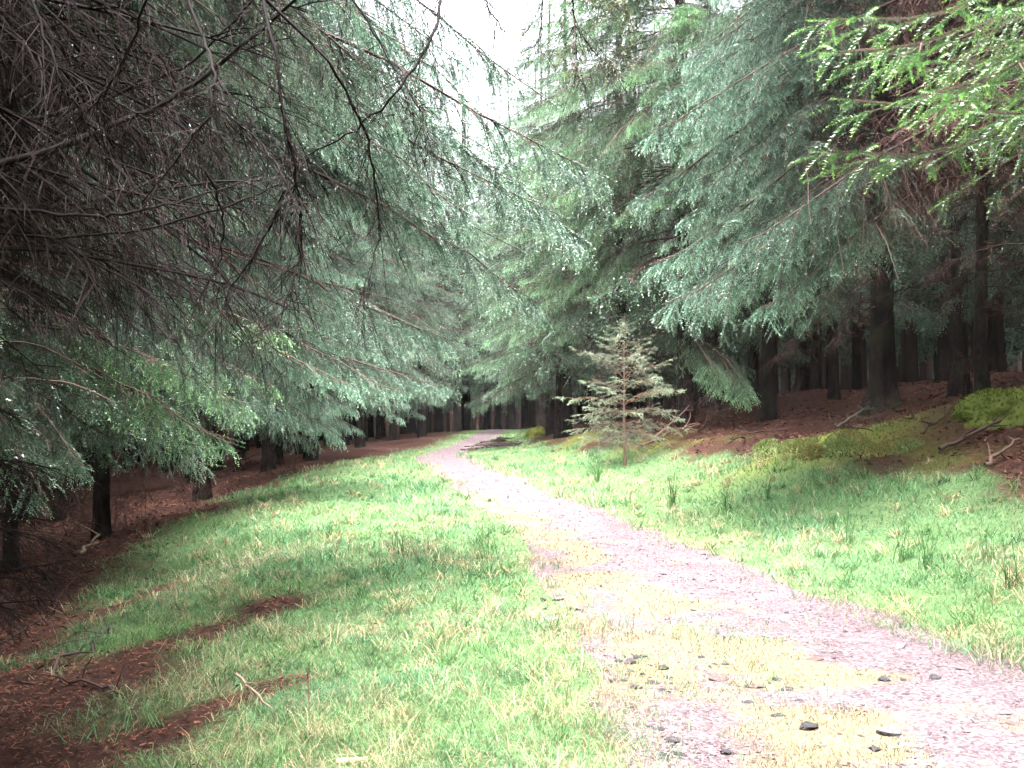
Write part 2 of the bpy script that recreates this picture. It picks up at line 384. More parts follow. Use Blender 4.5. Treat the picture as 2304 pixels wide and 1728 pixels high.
def bough_geo(acc, seed, L, lodname, deadc=DEADC, e0=5, e1=-35, bare=.25, hang=.5, sec=.30, green=True, fan=55, dens=1.0,
              colA=(.042, .09, .058), colB=(.30, .44, .29), twig=None, r0=None, tipup=0.0, xf=None, shoot=.13, wander=.22, inner=0):
    """a spruce bough growing along +X from the origin; returns the tip"""
    r = np.random.default_rng(seed); lod = LOD[lodname]
    twig = TWIG if twig is None else np.array(twig)
    n = 15; t = np.linspace(0, 1, n)
    el = np.radians(e0 + (e1 - e0) * np.sin(np.clip(t * 1.25, 0, 1) * math.pi / 2) + tipup * sstep(.75, 1, t))
    az = np.cumsum(r.normal(0, wander * .5, n)) * .6; el = el + r.normal(0, wander * .35, n)
    st = np.stack([np.cos(el) * np.cos(az), np.cos(el) * np.sin(az), np.sin(el)], -1) * (L / (n - 1))
    A = np.concatenate([np.zeros((1, 3)), np.cumsum(st[:-1], 0)])
    T = unit(np.gradient(A, axis=0))
    def on(s): return np.stack([np.interp(s, t, A[:, k]) for k in range(3)], -1), unit(np.stack([np.interp(s, t, T[:, k]) for k in range(3)], -1))
    r0 = r0 or .007 * L ** .8
    sub = Acc()
    V, f = tubes(A[None], np.linspace(r0, .0035, n)[None], 6 if lodname == 'near' else (4 if 'mid' in lodname else 3))
    sub.add(V, f, twig, 1, True)
    # secondaries
    m = int(L * (1 - bare) / lod['ds'] * 2 * dens)
    s = np.sort(bare + (1 - bare) * r.uniform(0, 1, m) ** .9 * .985)
    P2, T2 = on(s)
    sg = np.where(r.uniform(0, 1, m) < .5, -1., 1.)
    q_ = (s - bare) / (1 - bare)
    L2 = sec * L * (np.minimum(1, .35 + q_ * 2.2)) * (1 - q_ ** 1.6 * .80) * r.uniform(.55, 1.15, m); L2 = np.maximum(L2, .10)
    ang = np.radians(r.normal(fan, 11, m)) * (1 - .35 * q_)
    up = np.array([0, 0, 1.]); sd_ = unit(np.cross(T2, up)); nv = np.cross(sd_, T2)
    D2 = unit(T2 * np.cos(ang)[:, None] + sd_ * (sg * np.sin(ang))[:, None] + nv * r.normal(-.05, .18, m)[:, None])
    hg = hang * r.uniform(.55, 1.2, m)
    k = 5; tt = np.linspace(0, 1, k)
    Q = np.zeros((m, k, 3)); Q[:, 0] = P2; d = D2.copy(); TG = np.zeros((m, k, 3)); TG[:, 0] = d
    for z in range(1, k):
        d = unit(d + np.stack([0 * hg, 0 * hg, -hg * .55], -1) + r.normal(0, .07, (m, 3)))
        Q[:, z] = Q[:, z - 1] + d * (L2 / (k - 1))[:, None]; TG[:, z] = d
    if lodname in ('near', 'nmid', 'mid', 'lime', 'sap'):
        V, f = tubes(Q, (np.linspace(1, .35, k)[None] * (.0022 + .004 * L2[:, None])), 3); sub.add(V, f, twig, 1)
    else:
        w_ = .008 if lodname == 'low' else .014
        slivers(sub, Q[:, 0], unit(Q[:, -1] - Q[:, 0]), np.linalg.norm(Q[:, -1] - Q[:, 0], axis=-1), w_, twig, r, 0)
    # tertiaries
    cnt = np.maximum(2, (L2 / lod['dt'] * 2 * dens).astype(int)); idx = np.repeat(np.arange(m), cnt); M = len(idx)
    s3 = r.uniform(.06, 1, M); fi = s3 * (k - 1); i0 = np.minimum(fi.astype(int), k - 2); fr = (fi - i0)[:, None]
    P3 = Q[idx, i0] * (1 - fr) + Q[idx, i0 + 1] * fr; T3 = unit(TG[idx, i0] * (1 - fr) + TG[idx, i0 + 1] * fr)
    sd3 = unit(np.cross(T3, np.array([.03, .05, 1.]))); nv3 = np.cross(sd3, T3)
    a3 = np.radians(r.normal(52, 10, M)); g3 = np.where(r.uniform(0, 1, M) < .5, -1., 1.)
    D3 = unit(T3 * np.cos(a3)[:, None] + sd3 * (g3 * np.sin(a3))[:, None] + nv3 * r.normal(0, .3, M)[:, None] - np.array([0, 0, 1.]) * (hang * r.uniform(.2, 1.5, M))[:, None])
    L3 = shoot * r.uniform(.55, 1.3, M) * (1 - .45 * s3)
    cA, cB = np.array(colA), np.array(colB)
    if green:
        # inner, older part of the bough carries fewer living shoots
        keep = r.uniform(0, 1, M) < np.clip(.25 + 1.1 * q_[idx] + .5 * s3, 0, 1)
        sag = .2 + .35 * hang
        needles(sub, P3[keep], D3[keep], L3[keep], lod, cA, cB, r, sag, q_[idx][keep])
        # needles along the outer part of the secondaries and of the axis tip
        for z in range(2, k - 1):
            seg = Q[:, z + 1] - Q[:, z]; ln = np.linalg.norm(seg, axis=-1)
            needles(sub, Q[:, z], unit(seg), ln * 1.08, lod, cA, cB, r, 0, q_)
        sa = np.arange(.72, 1.0, .06 / L); Pa, Ta = on(sa)
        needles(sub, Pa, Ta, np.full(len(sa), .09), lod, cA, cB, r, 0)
        dead = ~keep
        wst = {'near': .0028, 'sap': .004, 'lime': .003, 'nmid': .0034, 'mid': .004, 'low': .008, 'far': .014}[lodname]
        slivers(sub, P3[dead], D3[dead], L3[dead] * 1.2, wst, DEADC, r, sag)
        if lodname == 'near': slivers(sub, P3[keep], D3[keep], L3[keep], .0028, twig * 1.2, r, sag)
    else:
        wst = {'near': .0032, 'nmid': .004, 'mid': .005, 'low': .010, 'far': .018}[lodname]
        slivers(sub, P3, D3, L3 * 1.5, wst, deadc, r, .2)
    if inner:            # shaded inner part: only dead brown twigs
        si = r.uniform(.06, bare + .12, inner); Pi, Ti = on(si)
        Di = unit(Ti * .8 + unit(r.normal(0, 1, (inner, 3)) * np.array([1, 1, .5])) * .9 - np.array([0, 0, .25])); Li = r.uniform(.2, .75, inner)
        slivers(sub, Pi, Di, Li, .007, deadc * .9, r, .3)
        ji = r.integers(0, inner, inner * 7); Pj = Pi[ji] + Di[ji] * (Li[ji] * r.uniform(.15, 1, inner * 7))[:, None]; Pj[:, 2] -= .12 * Li[ji]
        slivers(sub, Pj, unit(Di[ji] + r.normal(0, .7, (inner * 7, 3)) - np.array([0, 0, .2])), r.uniform(.05, .24, inner * 7), .0045, deadc, r, .3)
    v = np.concatenate(sub.v)
    if xf is not None:
        Mx = np.array(xf.to_3x3()); tr = np.array(xf.translation); v = v @ Mx.T + tr
    acc.add(v, np.concatenate(sub.f), np.concatenate(sub.c), 0)
    acc.m[-1] = np.concatenate(sub.m)
    return A[-1], (Q, P3, D3, L3)

BM = [M_NEEDLE, M_TWIG]
TIP = {}; SHOOTS = {}
def bough_mesh(name, *a, **k):
    ac = Acc(); tip, sh = bough_geo(ac, *a, **k)
    me = ac.mesh(name, BM); TIP[me.name] = Vector(tip); SHOOTS[me.name] = sh
    return me
# library of boughs, shared between the trees
WEEP = [bough_mesh('weeping_bough', 100 + i, 4.6, 'near', e0=6, e1=-30 - 3 * i, bare=.26, hang=.95, sec=.19, dens=.85, fan=50, shoot=.15) for i in range(3)]
WEEPM = [bough_mesh('weeping_bough', 110 + i, 4.6, 'nmid', e0=6, e1=-30 - 3 * i, bare=.22, hang=.8, sec=.21, dens=.85, fan=52, shoot=.17, inner=60) for i in range(3)]
SPRAY = [bough_mesh('spray_bough', 115 + i, 4.2, 'nmid', e0=4, e1=-26 - 4 * i, bare=.42, hang=.36, sec=.26, dens=.85, fan=50, shoot=.18, tipup=14, inner=110) for i in range(3)]
FULLM = [bough_mesh('full_bough', 130 + i, 2.8, 'nmid', e0=4, e1=-26 - 5 * i, bare=.15, hang=.5, sec=.27, dens=.8, tipup=14, shoot=.15) for i in range(3)]
FULL = [bough_mesh('full_bough', 120 + i, 2.8, 'near', e0=4, e1=-26 - 5 * i, bare=.18, hang=.5, sec=.27, dens=.62, tipup=14) for i in range(4)]
MIDB = [bough_mesh('mid_bough', 140 + i, 3.6, 'mid', e0=6, e1=-24 - 5 * i, bare=.2, hang=.62, sec=.25, dens=1.0, tipup=10) for i in range(4)]
DEADN = [bough_mesh('dead_bough', 160 + i, 3.0, 'near', e0=8, e1=-24 - 8 * i, bare=.12, hang=.55, sec=.30, dens=.6, green=False, shoot=.16, wander=.3, deadc=np.array([.022, .015, .015]), twig=(.014, .010, .010)) for i in range(3)]  # coloured darker than the other dead boughs, standing in for shade from above
LOD['lime'] = dict(ds=.085, dt=.05, K=38, nl=.021, nw=.0042)
LIMEB = [bough_mesh('lime_bough', 180 + i, 2.4, 'lime', e0=8, e1=-22 - 5 * i, bare=.2, hang=.16, sec=.32, dens=.55, tipup=20, colA=(.06, .13, .045), colB=(.20, .36, .085), shoot=.17) for i in range(3)]
SPRIG = [bough_mesh('overhanging_sprig', 190 + i, .75, 'near', e0=-4, e1=-20, bare=.12, hang=.35, sec=.42, dens=.8, colA=(.10, .13, .045), colB=(.22, .27, .09), shoot=.11, r0=.004) for i in range(3)]
DEADM = [bough_mesh('dead_bough', 170 + i, 2.6, 'mid', e0=2, e1=-26 - 8 * i, bare=.1, hang=.35, sec=.32, dens=.5, green=False, shoot=.18, wander=.3) for i in range(3)]

def aim(base, tip, me, roll=0.0, smin=.45, smax=1.6):
    """matrix that sets a bough's root on base and its tip on tip"""
    v = Vector(tip) - Vector(base); l = TIP[me.name]
    s = v.length / l.length
    yaw = math.atan2(v.y, v.x) - math.atan2(l.y, l.x)
    p0 = math.atan2(l.z, math.hypot(l.x, l.y)); p1 = math.atan2(v.z, math.hypot(v.x, v.y))
    la = math.atan2(l.y, l.x)
    m = (Matrix.Rotation(math.atan2(v.y, v.x), 4, 'Z') @ Matrix.Rotation(p0 - p1, 4, 'Y') @ Matrix.Rotation(roll, 4, 'X') @ Matrix.Rotation(-la, 4, 'Z'))
    return Matrix.Translation(base) @ m @ Matrix.Scale(s, 4)

def add_bough(tree, me, mx, name='bough', color=(1, 1, 1)):
    o = bpy.data.objects.new(name, me); C.objects.link(o); o.parent = tree
    o.matrix_local = tree.matrix_basis.inverted() @ mx
    o.color = (*color, 1)
    return o

# ------------------------------------------------------------------ trunks and crowns
def trunk_mesh(seed, h, r0, sides=14, flare=1.0):
    r = np.random.default_rng(seed)
    zs = np.concatenate([np.array([-.4, -.1, .05, .18, .35, .6, 1.0]), np.linspace(1.6, h, 20)])
    an = np.arange(sides) * 2 * math.pi / sides
    rad = r0 * (1 - .93 * np.clip(zs / h, 0, 1) ** .9) + r0 * flare * .55 * np.exp(-np.clip(zs + .1, 0, None) / .28)
    ph = r.uniform(0, 6.28); lobes = 1 + flare * .20 * np.exp(-np.clip(zs, 0, None) / .35)[:, None] * np.cos(5 * an + ph)[None] + r.normal(0, .035, (len(zs), sides))
    wx = np.cumsum(r.normal(0, .012, len(zs))); wy = np.cumsum(r.normal(0, .012, len(zs)))
    V = np.stack([wx[:, None] + rad[:, None] * lobes * np.cos(an), wy[:, None] + rad[:, None] * lobes * np.sin(an), np.repeat(zs[:, None], sides, 1)], -1)
    i = np.arange(len(zs) - 1)[:, None]; j = np.arange(sides)[None]; j2 = (j + 1) % sides
    q = np.stack([i * sides + j, i * sides + j2, (i + 1) * sides + j2, (i + 1) * sides + j], -1).reshape(-1, 4)
    ac = Acc(); ac.add(V, np.concatenate([q[:, [0, 1, 2]], q[:, [0, 2, 3]]]), (1, 1, 1), 0, True)
    return ac.mesh('trunk', [M_BARK])
TH = 16.0
TRUNK = [trunk_mesh(200 + i, TH, .115 + .018 * i, 14, .75) for i in range(4)]
TRUNK_BIG = trunk_mesh(210, TH, .24, 20, 1.3)

def crown_mesh(seed, z0, z1, rad, lodname, dz, per, top=.25, variants=4):
    r = np.random.default_rng(seed); ac = Acc(); protos = []
    for k in range(variants):
        pa = Acc(); bough_geo(pa, seed * 7 + k, 1.0 * rad, lodname, e0=8, e1=-24 - 5 * k, bare=.16, hang=.55, sec=.27, tipup=12,
                              dens=.8 if lodname != 'far' else .9, shoot=.16 if lodname == 'mid' else .22)
        protos.append((np.concatenate(pa.v), np.concatenate(pa.f), np.concatenate(pa.c), np.concatenate(pa.m)))
    z = z0
    while z < z1:
        q_ = (z - z0) / (z1 - z0); rr = max((1 - q_) ** .8, .24)
        for k in range(per):
            v, f, c, m = protos[r.integers(variants)]
            sc = rr * r.uniform(.75, 1.15); a_ = r.uniform(0, 6.283); pt = math.radians(r.normal(-4 + 30 * q_, 7))
            mx = Matrix.Translation((0, 0, z + r.uniform(-.2, .2))) @ Matrix.Rotation(a_, 4, 'Z') @ Matrix.Rotation(-pt, 4, 'Y') @ Matrix.Scale(sc, 4)
            A_ = np.array(mx)
            ac.add(v @ A_[:3, :3].T + A_[:3, 3], f, c * r.uniform(.75, 1.25), 0); ac.m[-1] = m
        z += dz * (1 - .35 * q_)
    return ac.mesh('crown', BM)
CROWN_MID = [crown_mesh(300 + i, 2.6 + .5 * i, TH, 3.1, 'low', .55, 6) for i in range(3)]
CROWN_FAR = [crown_mesh(310 + i, 3.6 + .6 * i, TH, 2.9, 'far', .6, 6) for i in range(2)]
CROWN_TOP = [crown_mesh(320 + i, 7.6, TH, 2.8, 'low', .62, 5) for i in range(2)]
print('tris lib', sum(len(m.polygons) for m in bpy.data.meshes))

def deadwood_mesh(seed, z0, z1, n, L):
    r = np.random.default_rng(seed); ac = Acc(); pr = []
    for k in range(4):
        pa = Acc(); bough_geo(pa, seed * 5 + k, L, 'low', e0=6, e1=-16 - 8 * k, bare=.05, hang=.3, sec=.34, green=False, dens=.42, shoot=.2, wander=.35)
        pr.append((np.concatenate(pa.v), np.concatenate(pa.f), np.concatenate(pa.c), np.concatenate(pa.m)))
    for k in range(n):
        v, f, c, m = pr[r.integers(4)]
        mx = np.array(Matrix.Translation((0, 0, r.uniform(z0, z1))) @ Matrix.Rotation(r.uniform(0, 6.283), 4, 'Z') @ Matrix.Rotation(r.normal(.05, .12), 4, 'Y') @ Matrix.Scale(r.uniform(.5, 1.1), 4))
        ac.add(v @ mx[:3, :3].T + mx[:3, 3], f, c * r.uniform(.6, 1.2), 0); ac.m[-1] = m
    return ac.mesh('dead_branches', BM)
DEADW = [deadwood_mesh(400 + i, 1.6, 6.8, 34, 1.7) for i in range(3)]

def spruce(name, label, x, y, group=None, trunk=None, crown=None, dead=None, scale=1.0, rz=None, tint=(1, 1, 1), lean=0.0):
    o = thing(name, label, 'tree', (x, y, Hs(x, y) - .04), random.uniform(0, 6.28) if rz is None else rz, group)
    if lean: o.rotation_euler = (lean * random.uniform(-1, 1), lean * random.uniform(-1, 1), o.rotation_euler.z)
    o.scale = (scale,) * 3
    link('trunk', trunk or random.choice(TRUNK), o)
    if crown: c = link('crown', crown, o); c.color = (*tint, 1)
    if dead: link('dead_branches', dead, o)
    return o

# ---- the large trees beside the camera, bough by bough
def hero(name_label, x, y, zlo, zhi, lib, L, azc, azw, n, crown=None, dead=None, trunk=None, droop=(.25, .6), tint=(1, 1, 1), tintvar=.15, seed=0, scale=1.0, deadn=0, deadz=(1.2, 4.5), deadlib=None):
    t = spruce('spruce_tree', name_label, x, y, None, trunk or TRUNK[1], crown, dead, scale, 0.0)
    r = np.random.default_rng(seed + 900); gz = t.location.z
    for k in range(n):
        z = zlo + (zhi - zlo) * (k + r.uniform(0, .8)) / n
        a_ = math.radians(azc + r.uniform(-azw, azw)); ln = L * r.uniform(.75, 1.1)
        b0 = Vector((x, y, gz + z)); dr = r.uniform(*droop)
        tip = b0 + Vector((math.cos(a_) * ln, math.sin(a_) * ln, -ln * dr))
        if tip.z < Hs(tip.x, tip.y) + .75: tip.z = Hs(tip.x, tip.y) + .75 + r.uniform(0, .3)
        me = lib[r.integers(len(lib))]; g = r.uniform(1 - tintvar, 1 + tintvar)
        add_bough(t, me, aim(b0, tip, me, r.normal(0, .12)), color=tuple(c * g for c in tint))
    for k in range(deadn):
        z = r.uniform(*deadz); a_ = r.uniform(0, 6.28); ln = r.uniform(1.2, 2.6)
        b0 = Vector((x, y, gz + z)); tip = b0 + Vector((math.cos(a_) * ln, math.sin(a_) * ln, -ln * r.uniform(.1, .6)))
        if tip.z < Hs(tip.x, tip.y) + .3: tip.z = Hs(tip.x, tip.y) + .3
        me = (deadlib or DEADM)[r.integers(3)]
        add_bough(t, me, aim(b0, tip, me, r.normal(0, .3)), 'dead_branch')
    return t
def target(t, z, px, py, d, me, color=(1, 1, 1), name='bough', roll=0.0, dx=0.0, dy=0.0):
    b0 = Vector((t.location.x + dx, t.location.y + dy, t.location.z + z))
    return add_bough(t, me, aim(b0, at(px, py, d), me, roll), name, color)

BLUE = (1.12, 1.14, 1.24); OLIVE = (1.25, 1.15, .6); LIME = (1.45, 1.45, .75)
# foreground tree on the left: mostly bare, dark weeping boughs
T1 = hero('close spruce whose bare weeping twigs overhang the mossy slope with hanging raindrops', -3.9, 3.0, 5.0, 8.5, WEEP, 3.4, 50, 70, 22,
          crown=CROWN_TOP[0], droop=(.0, .3), seed=1, deadn=0)  # extra boughs above the view, added to shade the twigs below
for k in range(30):      # weeping boughs between the camera and the verge
    r = np.random.default_rng(970 + k); d = r.uniform(4.6, 7.2); px = r.uniform(-20, 430); py = r.uniform(-60, 250) - (px > 250) * r.uniform(0, 90)
    zt = at(px, py, d).z - T1.location.z
    target(T1, zt + r.uniform(.6, 1.6), px, py, d, WEEP[k % 3], (.85, .85, .85), roll=r.normal(0, .3), dy=r.uniform(-.1, .1))
for k in range(64):      # bare twiggy boughs, nearest the camera
    r = np.random.default_rng(950 + k); d = r.uniform(3.2, 5.2); px = r.uniform(-40, 300); py = r.uniform(0, 320)
    zt = at(px, py, d).z - T1.location.z
    target(T1, max(1.3, zt + r.uniform(-.3, 1.2)), px, py, d, DEADN[k % 3], name='dead_branch', roll=r.normal(0, .5))
for px, py, d, z in ((10, 560, 4.6, 1.2), (40, 600, 4.4, 1.1), (30, 500, 4.9, 1.4), (-10, 640, 4.0, .9), (60, 470, 5.5, 1.5), (20, 420, 5.2, 1.9), (35, 540, 4.3, 1.5), (50, 585, 4.7, 1.0), (15, 610, 4.2, 1.3), (5, 480, 4.5, 1.6), (45, 520, 5.0, 1.3), (70, 560, 5.2, .9)):
    target(T1, z, px, py, d, DEADN[(px + 20) % 3], name='dead_branch')
def hanging(pts, d, r0, seed, dens=1.0):
    """a long bare twig hanging in front of the verge, with fine side twigs"""
    r = np.random.default_rng(seed); P = np.array([list(at(px, py, d + .25 * math.sin(seed + .9 * i_))) for i_, (px, py) in enumerate(pts)])
    t0 = np.linspace(0, 1, len(P)); n_ = 26; t = np.linspace(0, 1, n_); w_ = np.array([.25, .5, .25])
    Q = np.stack([np.convolve(np.pad(np.interp(t, t0, P[:, k]), 1, mode='edge'), w_, 'valid') for k in range(3)], -1)
    Q[1:-1] += r.normal(0, .003, (n_ - 2, 3)); ac = Acc()
    V, f = tubes(Q[None], np.linspace(r0, max(.0016, r0 * .35), n_)[None], 6); ac.add(V, f, (.012, .009, .009), 1, True)  # near-black colour carries the shade of the crown overhead
    m = int(60 * dens); i_ = r.integers(2, n_ - 1, m); T_ = unit(np.gradient(Q, axis=0))[i_]
    D_ = unit(T_ * .7 + r.normal(0, .6, (m, 3)) + np.array([0, 0, -.35])); L_ = r.uniform(.05, .28, m)
    slivers(ac, Q[i_], D_, L_, .0026, (.018, .012, .012), r, .3)
    j_ = r.integers(0, m, m * 3); P_ = Q[i_][j_] + D_[j_] * (L_[j_] * r.uniform(.2, 1, m * 3))[:, None]
    slivers(ac, P_, unit(D_[j_] + r.normal(0, .7, (m * 3, 3)) + np.array([0, 0, -.3])), r.uniform(.02, .09, m * 3), .002, (.02, .014, .014), r, .3)
    o = link('hanging_twig', ac.mesh('hanging_twig', BM), T1); o.matrix_local = T1.matrix_basis.inverted()
    DROPS.extend((P_ + np.array([0, 0, -.006]))[r.uniform(0, 1, m * 3) < .35])
DROPS = []
for k, (pts, d, r0) in enumerate((
    ([(175, -30), (205, 40), (215, 75), (210, 112), (185, 150), (140, 205)], 2.7, .0055), ([(255, -30), (275, 50), (280, 100), (292, 150), (298, 190), (302, 262)], 2.6, .0055),
    ([(245, -20), (330, 60), (365, 130), (375, 180), (380, 240), (360, 300)], 2.8, .005), ([(-40, 178), (80, 140), (150, 110), (200, 80), (250, 40), (330, -30)], 3.4, .014),
    ([(-40, 140), (90, 105), (190, 65), (275, -20)], 3.6, .010), ([(215, 105), (260, 140), (285, 180), (300, 215)], 2.7, .0035),
    ([(-40, 230), (60, 238), (150, 230), (230, 205), (290, 180)], 3.2, .006), ([(-40, 205), (100, 218), (170, 205), (260, 175)], 3.3, .007),
    ([(20, -30), (60, 80), (85, 120), (120, 150)], 2.6, .004), ([(160, -30), (120, 70), (90, 110), (40, 170)], 2.9, .0045),
    ([(285, 190), (270, 230), (230, 290), (212, 335)], 2.7, .0045), ([(300, 200), (300, 260), (285, 310), (250, 345)], 2.8, .004),
    ([(335, -30), (390, 60), (420, 110), (430, 165)], 3.1, .0045), ([(442, -30), (437, 30), (400, 90), (350, 135), (290, 165)], 3.2, .0055),
    ([(470, -30), (490, 10), (508, 38)], 3.4, .004), ([(205, 170), (225, 215), (218, 270), (190, 310)], 2.9, .0035),
    ([(568, -40), (574, 20), (577, 60), (578, 92)], 3.8, .004), ([(574, 25), (600, 60), (622, 78)], 3.8, .003), ([(545, -40), (541, 30), (536, 55)], 3.7, .003))):
    hanging(pts, d, r0, 40 + k, .5 if k > 13 else 1.0)
for k, (bx, by, px, py) in enumerate(((570, 5, 577, 78), (574, 20, 612, 84), (545, -5, 537, 52), (568, -20, 600, 40), (572, 10, 552, 70), (600, -30, 640, 40), (590, 40, 625, 70), (548, -30, 520, 20), (610, -30, 600, 30), (640, -40, 668, 15))):
    b0 = at(bx, by, 3.8); me = SPRIG[k % 3]      # leafy sprigs on the twigs that hang over the track
    add_bough(T1, me, aim(b0, at(px, py, 3.75 + .05 * (k % 3)), me, k * 1.3), 'bough')
T2 = hero('spruce with very long drooping boughs reaching across towards the track', -5.0, 7.4, 4.0, 9.0, WEEPM, 4.3, 24, 42, 26,
          crown=CROWN_TOP[1], droop=(.22, .55), tint=BLUE, seed=2, deadn=6, deadlib=DEADN)
[c for c in T2.children if c.name.startswith('crown')][0].scale = (.5, .5, 1)  # crown above the view narrowed to let light reach the left grass
[c for c in T1.children if c.name.startswith('crown')][0].scale = (1.35, 1.35, 1)  # crown above the view widened to throw more shade on the twigs
for px, py, d, z, k in ((608, 178, 9.2, 5.9, 0), (556, 106, 10.5, 7.6, 1), (541, 304, 9.6, 4.6, 2), (455, 342, 9.2, 3.9, 0), (520, 250, 10.4, 5.3, 1), (470, 215, 8.6, 5.6, 2), (395, 300, 8.4, 3.6, 1), (505, 130, 9.6, 6.6, 2), (470, 70, 10.2, 7.4, 0), (525, 185, 10.8, 6.2, 1), (455, 130, 9.0, 6.3, 2), (560, 215, 9.4, 5.4, 0), (430, 60, 8.8, 6.9, 1), (585, 240, 11.0, 5.6, 2), (400, 40, 9.0, 7.0, 0), (385, 110, 8.6, 6.2, 1), (418, 150, 9.4, 6.0, 2), (440, 192, 10.0, 5.6, 0), (372, 20, 9.6, 7.6, 1), (436, 100, 10.4, 7.0, 2), (452, 235, 10.2, 5.2, 0), (482, 255, 10.8, 5.2, 1), (410, -10, 9.8, 8.0, 2)):
    target(T2, z, px, py, d, WEEPM[k], BLUE)
for px, py, d, z, k in ((125, 440, 8.6, 2.9, 0), (60, 455, 8.2, 2.7, 1), (40, 440, 7.6, 2.6, 2), (100, 400, 8.0, 2.9, 3), (20, 380, 7.0, 2.5, 0)):
    target(T2, z, px, py, d, FULLM[k % 3], (.9, .95, .9))
T3 = hero('spruce behind the left verge with a bright torn bough hanging low over needles', -7.3, 12.6, 2.6, 9.0, FULLM, 3.6, -10, 80, 50,
          crown=CROWN_TOP[0], droop=(.2, .5), seed=3, deadn=14)
for px, py, d, z, k in ((262, 405, 11.6, 3.6, 0), (235, 440, 11.2, 3.3, 1), (205, 380, 11.0, 3.3, 2), (300, 330, 12.2, 4.2, 3), (290, 385, 12.6, 3.9, 0)):
    target(T3, z, px, py, d, FULLM[k % 3], (1.25, 1.35, 1.0))
T4 = hero('spruce at the verge with layered blue green boughs above dark trunks', -6.9, 16.8, 2.5, 9.5, MIDB, 3.9, -10, 75, 56, crown=CROWN_TOP[1], droop=(.2, .5), tint=BLUE, seed=4, deadn=6)
for px, py, d, z, k in ((440, 385, 16.8, 3.9, 0), (400, 392, 15.8, 3.7, 1), (355, 388, 15.2, 3.6, 2), (450, 340, 17.6, 4.8, 3), (420, 350, 16.0, 4.5, 1)):
    target(T4, z, px, py, d, MIDB[k], BLUE)
T5 = hero('spruce at the verge just past the narrowing grass strip', -6.6, 21.3, 2.3, 10, MIDB, 3.8, -15, 75, 58, crown=CROWN_TOP[0], droop=(.1, .4), tint=BLUE, seed=5, deadn=5, scale=1.2)
T6 = hero('spruce leaning its boughs over the bend of the track', -6.3, 25.8, 2.2, 10.5, MIDB, 3.9, -20, 75, 58, crown=CROWN_TOP[1], droop=(.1, .4), tint=BLUE, seed=6, deadn=5, scale=1.2)
# right side
R1 = hero('spruce at the foot of the bank with a lime green fresh branch', 5.9, 6.6, 3.4, 8, FULL, 2.6, 170, 55, 3, crown=CROWN_TOP[0], droop=(.05, .35), tint=(.8, .85, .8), seed=11, deadn=14, deadz=(2.6, 6))
for px, py, d, z, k in ((826, 20, 6.2, 4.35, 0), (838, 52, 5.9, 3.95, 1), (852, 100, 6.0, 3.6, 2), (828, 152, 6.3, 3.2, 3), (935, 92, 5.6, 3.5, 0), (985, 112, 5.4, 3.2, 1), (1010, 40, 5.6, 3.7, 2), (905, 62, 6.4, 3.9, 3)):
    target(R1, z, px, py, d, LIMEB[k % 3])
R1_SHADE = hero('tall spruce added beside the view to shade the large weeping spruce', 5.6, 9.4, 6.5, 9.0, MIDB, 3.2, 180, 180, 14, crown=CROWN_TOP[1], droop=(-.05, .15), tint=(.8, .85, .85), seed=20, deadn=10, deadz=(3.5, 7))  # added tree, trunk out of view, its high crown shades the next spruce
R2 = hero('large spruce on the raised bank with broad weeping boughs towards the track', 6.9, 12.6, 3.8, 9.8, SPRAY + WEEPM[:1], 4.4, 166, 32, 54,
          crown=CROWN_TOP[1], droop=(.28, .6), tint=BLUE, seed=12, deadn=60, deadz=(2.2, 8.0))
for px, py, d, z, k in ((648, 132, 12.2, 6.0, 0), (640, 200, 12.4, 5.4, 1), (655, 262, 12.0, 4.6, 2), (668, 302, 11.7, 4.0, 0), (715, 300, 11.6, 3.9, 1), (760, 308, 11.4, 3.6, 2), (690, 60, 12.6, 7.0, 1), (735, 245, 11.4, 4.4, 0), (665, 90, 12.4, 6.6, 2)):
    target(R2, z, px, py, d, SPRAY[k], BLUE)
R3 = hero('thick dark spruce trunk with flared roots on the needle covered bank', 6.75, 18.0, 2.9, 9.5, MIDB, 3.9, 190, 75, 46, crown=CROWN_TOP[0], trunk=TRUNK_BIG, droop=(.2, .5), seed=13, deadn=34, deadz=(1.8, 6))
target(R3, 2.7, 806, 322, 16.2, FULLM[1], (.8, .9, .8))
R4 = hero('spruce with mossy pale trunk just behind the young spruce', 3.95, 22.3, 4.0, 11, MIDB, 3.6, 200, 80, 50, crown=CROWN_MID[1], droop=(.12, .42), tint=(1.2, 1.3, 1.0), seed=14, deadn=8, scale=1.3)
for px, py, d, z, k in ((752, 396, 18.7, 2.0, 0), (742, 402, 18.9, 1.8, 2), (722, 388, 19.0, 2.1, 1)):
    target(R4, z, px, py, d, FULLM[k], (1.5, 1.6, 1.4))  # low spray tinted brighter to stand in for missing light
for k, (px, py, d, z) in enumerate(((545, 62, 22, 9.6), (532, 112, 24, 8.8), (526, 160, 25, 8.0), (545, 25, 21.5, 10.2), (520, 195, 26, 7.4), (565, 100, 21, 9.0), (560, 150, 21.5, 8.0), (575, 40, 20.5, 10), (600, 90, 20.5, 9), (590, 170, 20, 7.5), (610, 30, 21, 10.3), (640, 70, 20.5, 9.4), (540, 230, 24, 6.8), (570, 265, 22, 6.0), (590, 300, 21, 5.2), (555, 305, 23, 5.4))):
    target(R4, z, px, py, d, MIDB[k % 4], (1.2, 1.3, 1.05))
R5 = hero('spruce by the dark brushwood heap beyond the young spruce', 3.1, 27.5, 3.2, 11, MIDB, 3.7, 200, 80, 48, crown=CROWN_MID[0], droop=(.1, .4), tint=(1.15, 1.25, 1.0), seed=15, deadn=6, scale=1.3)
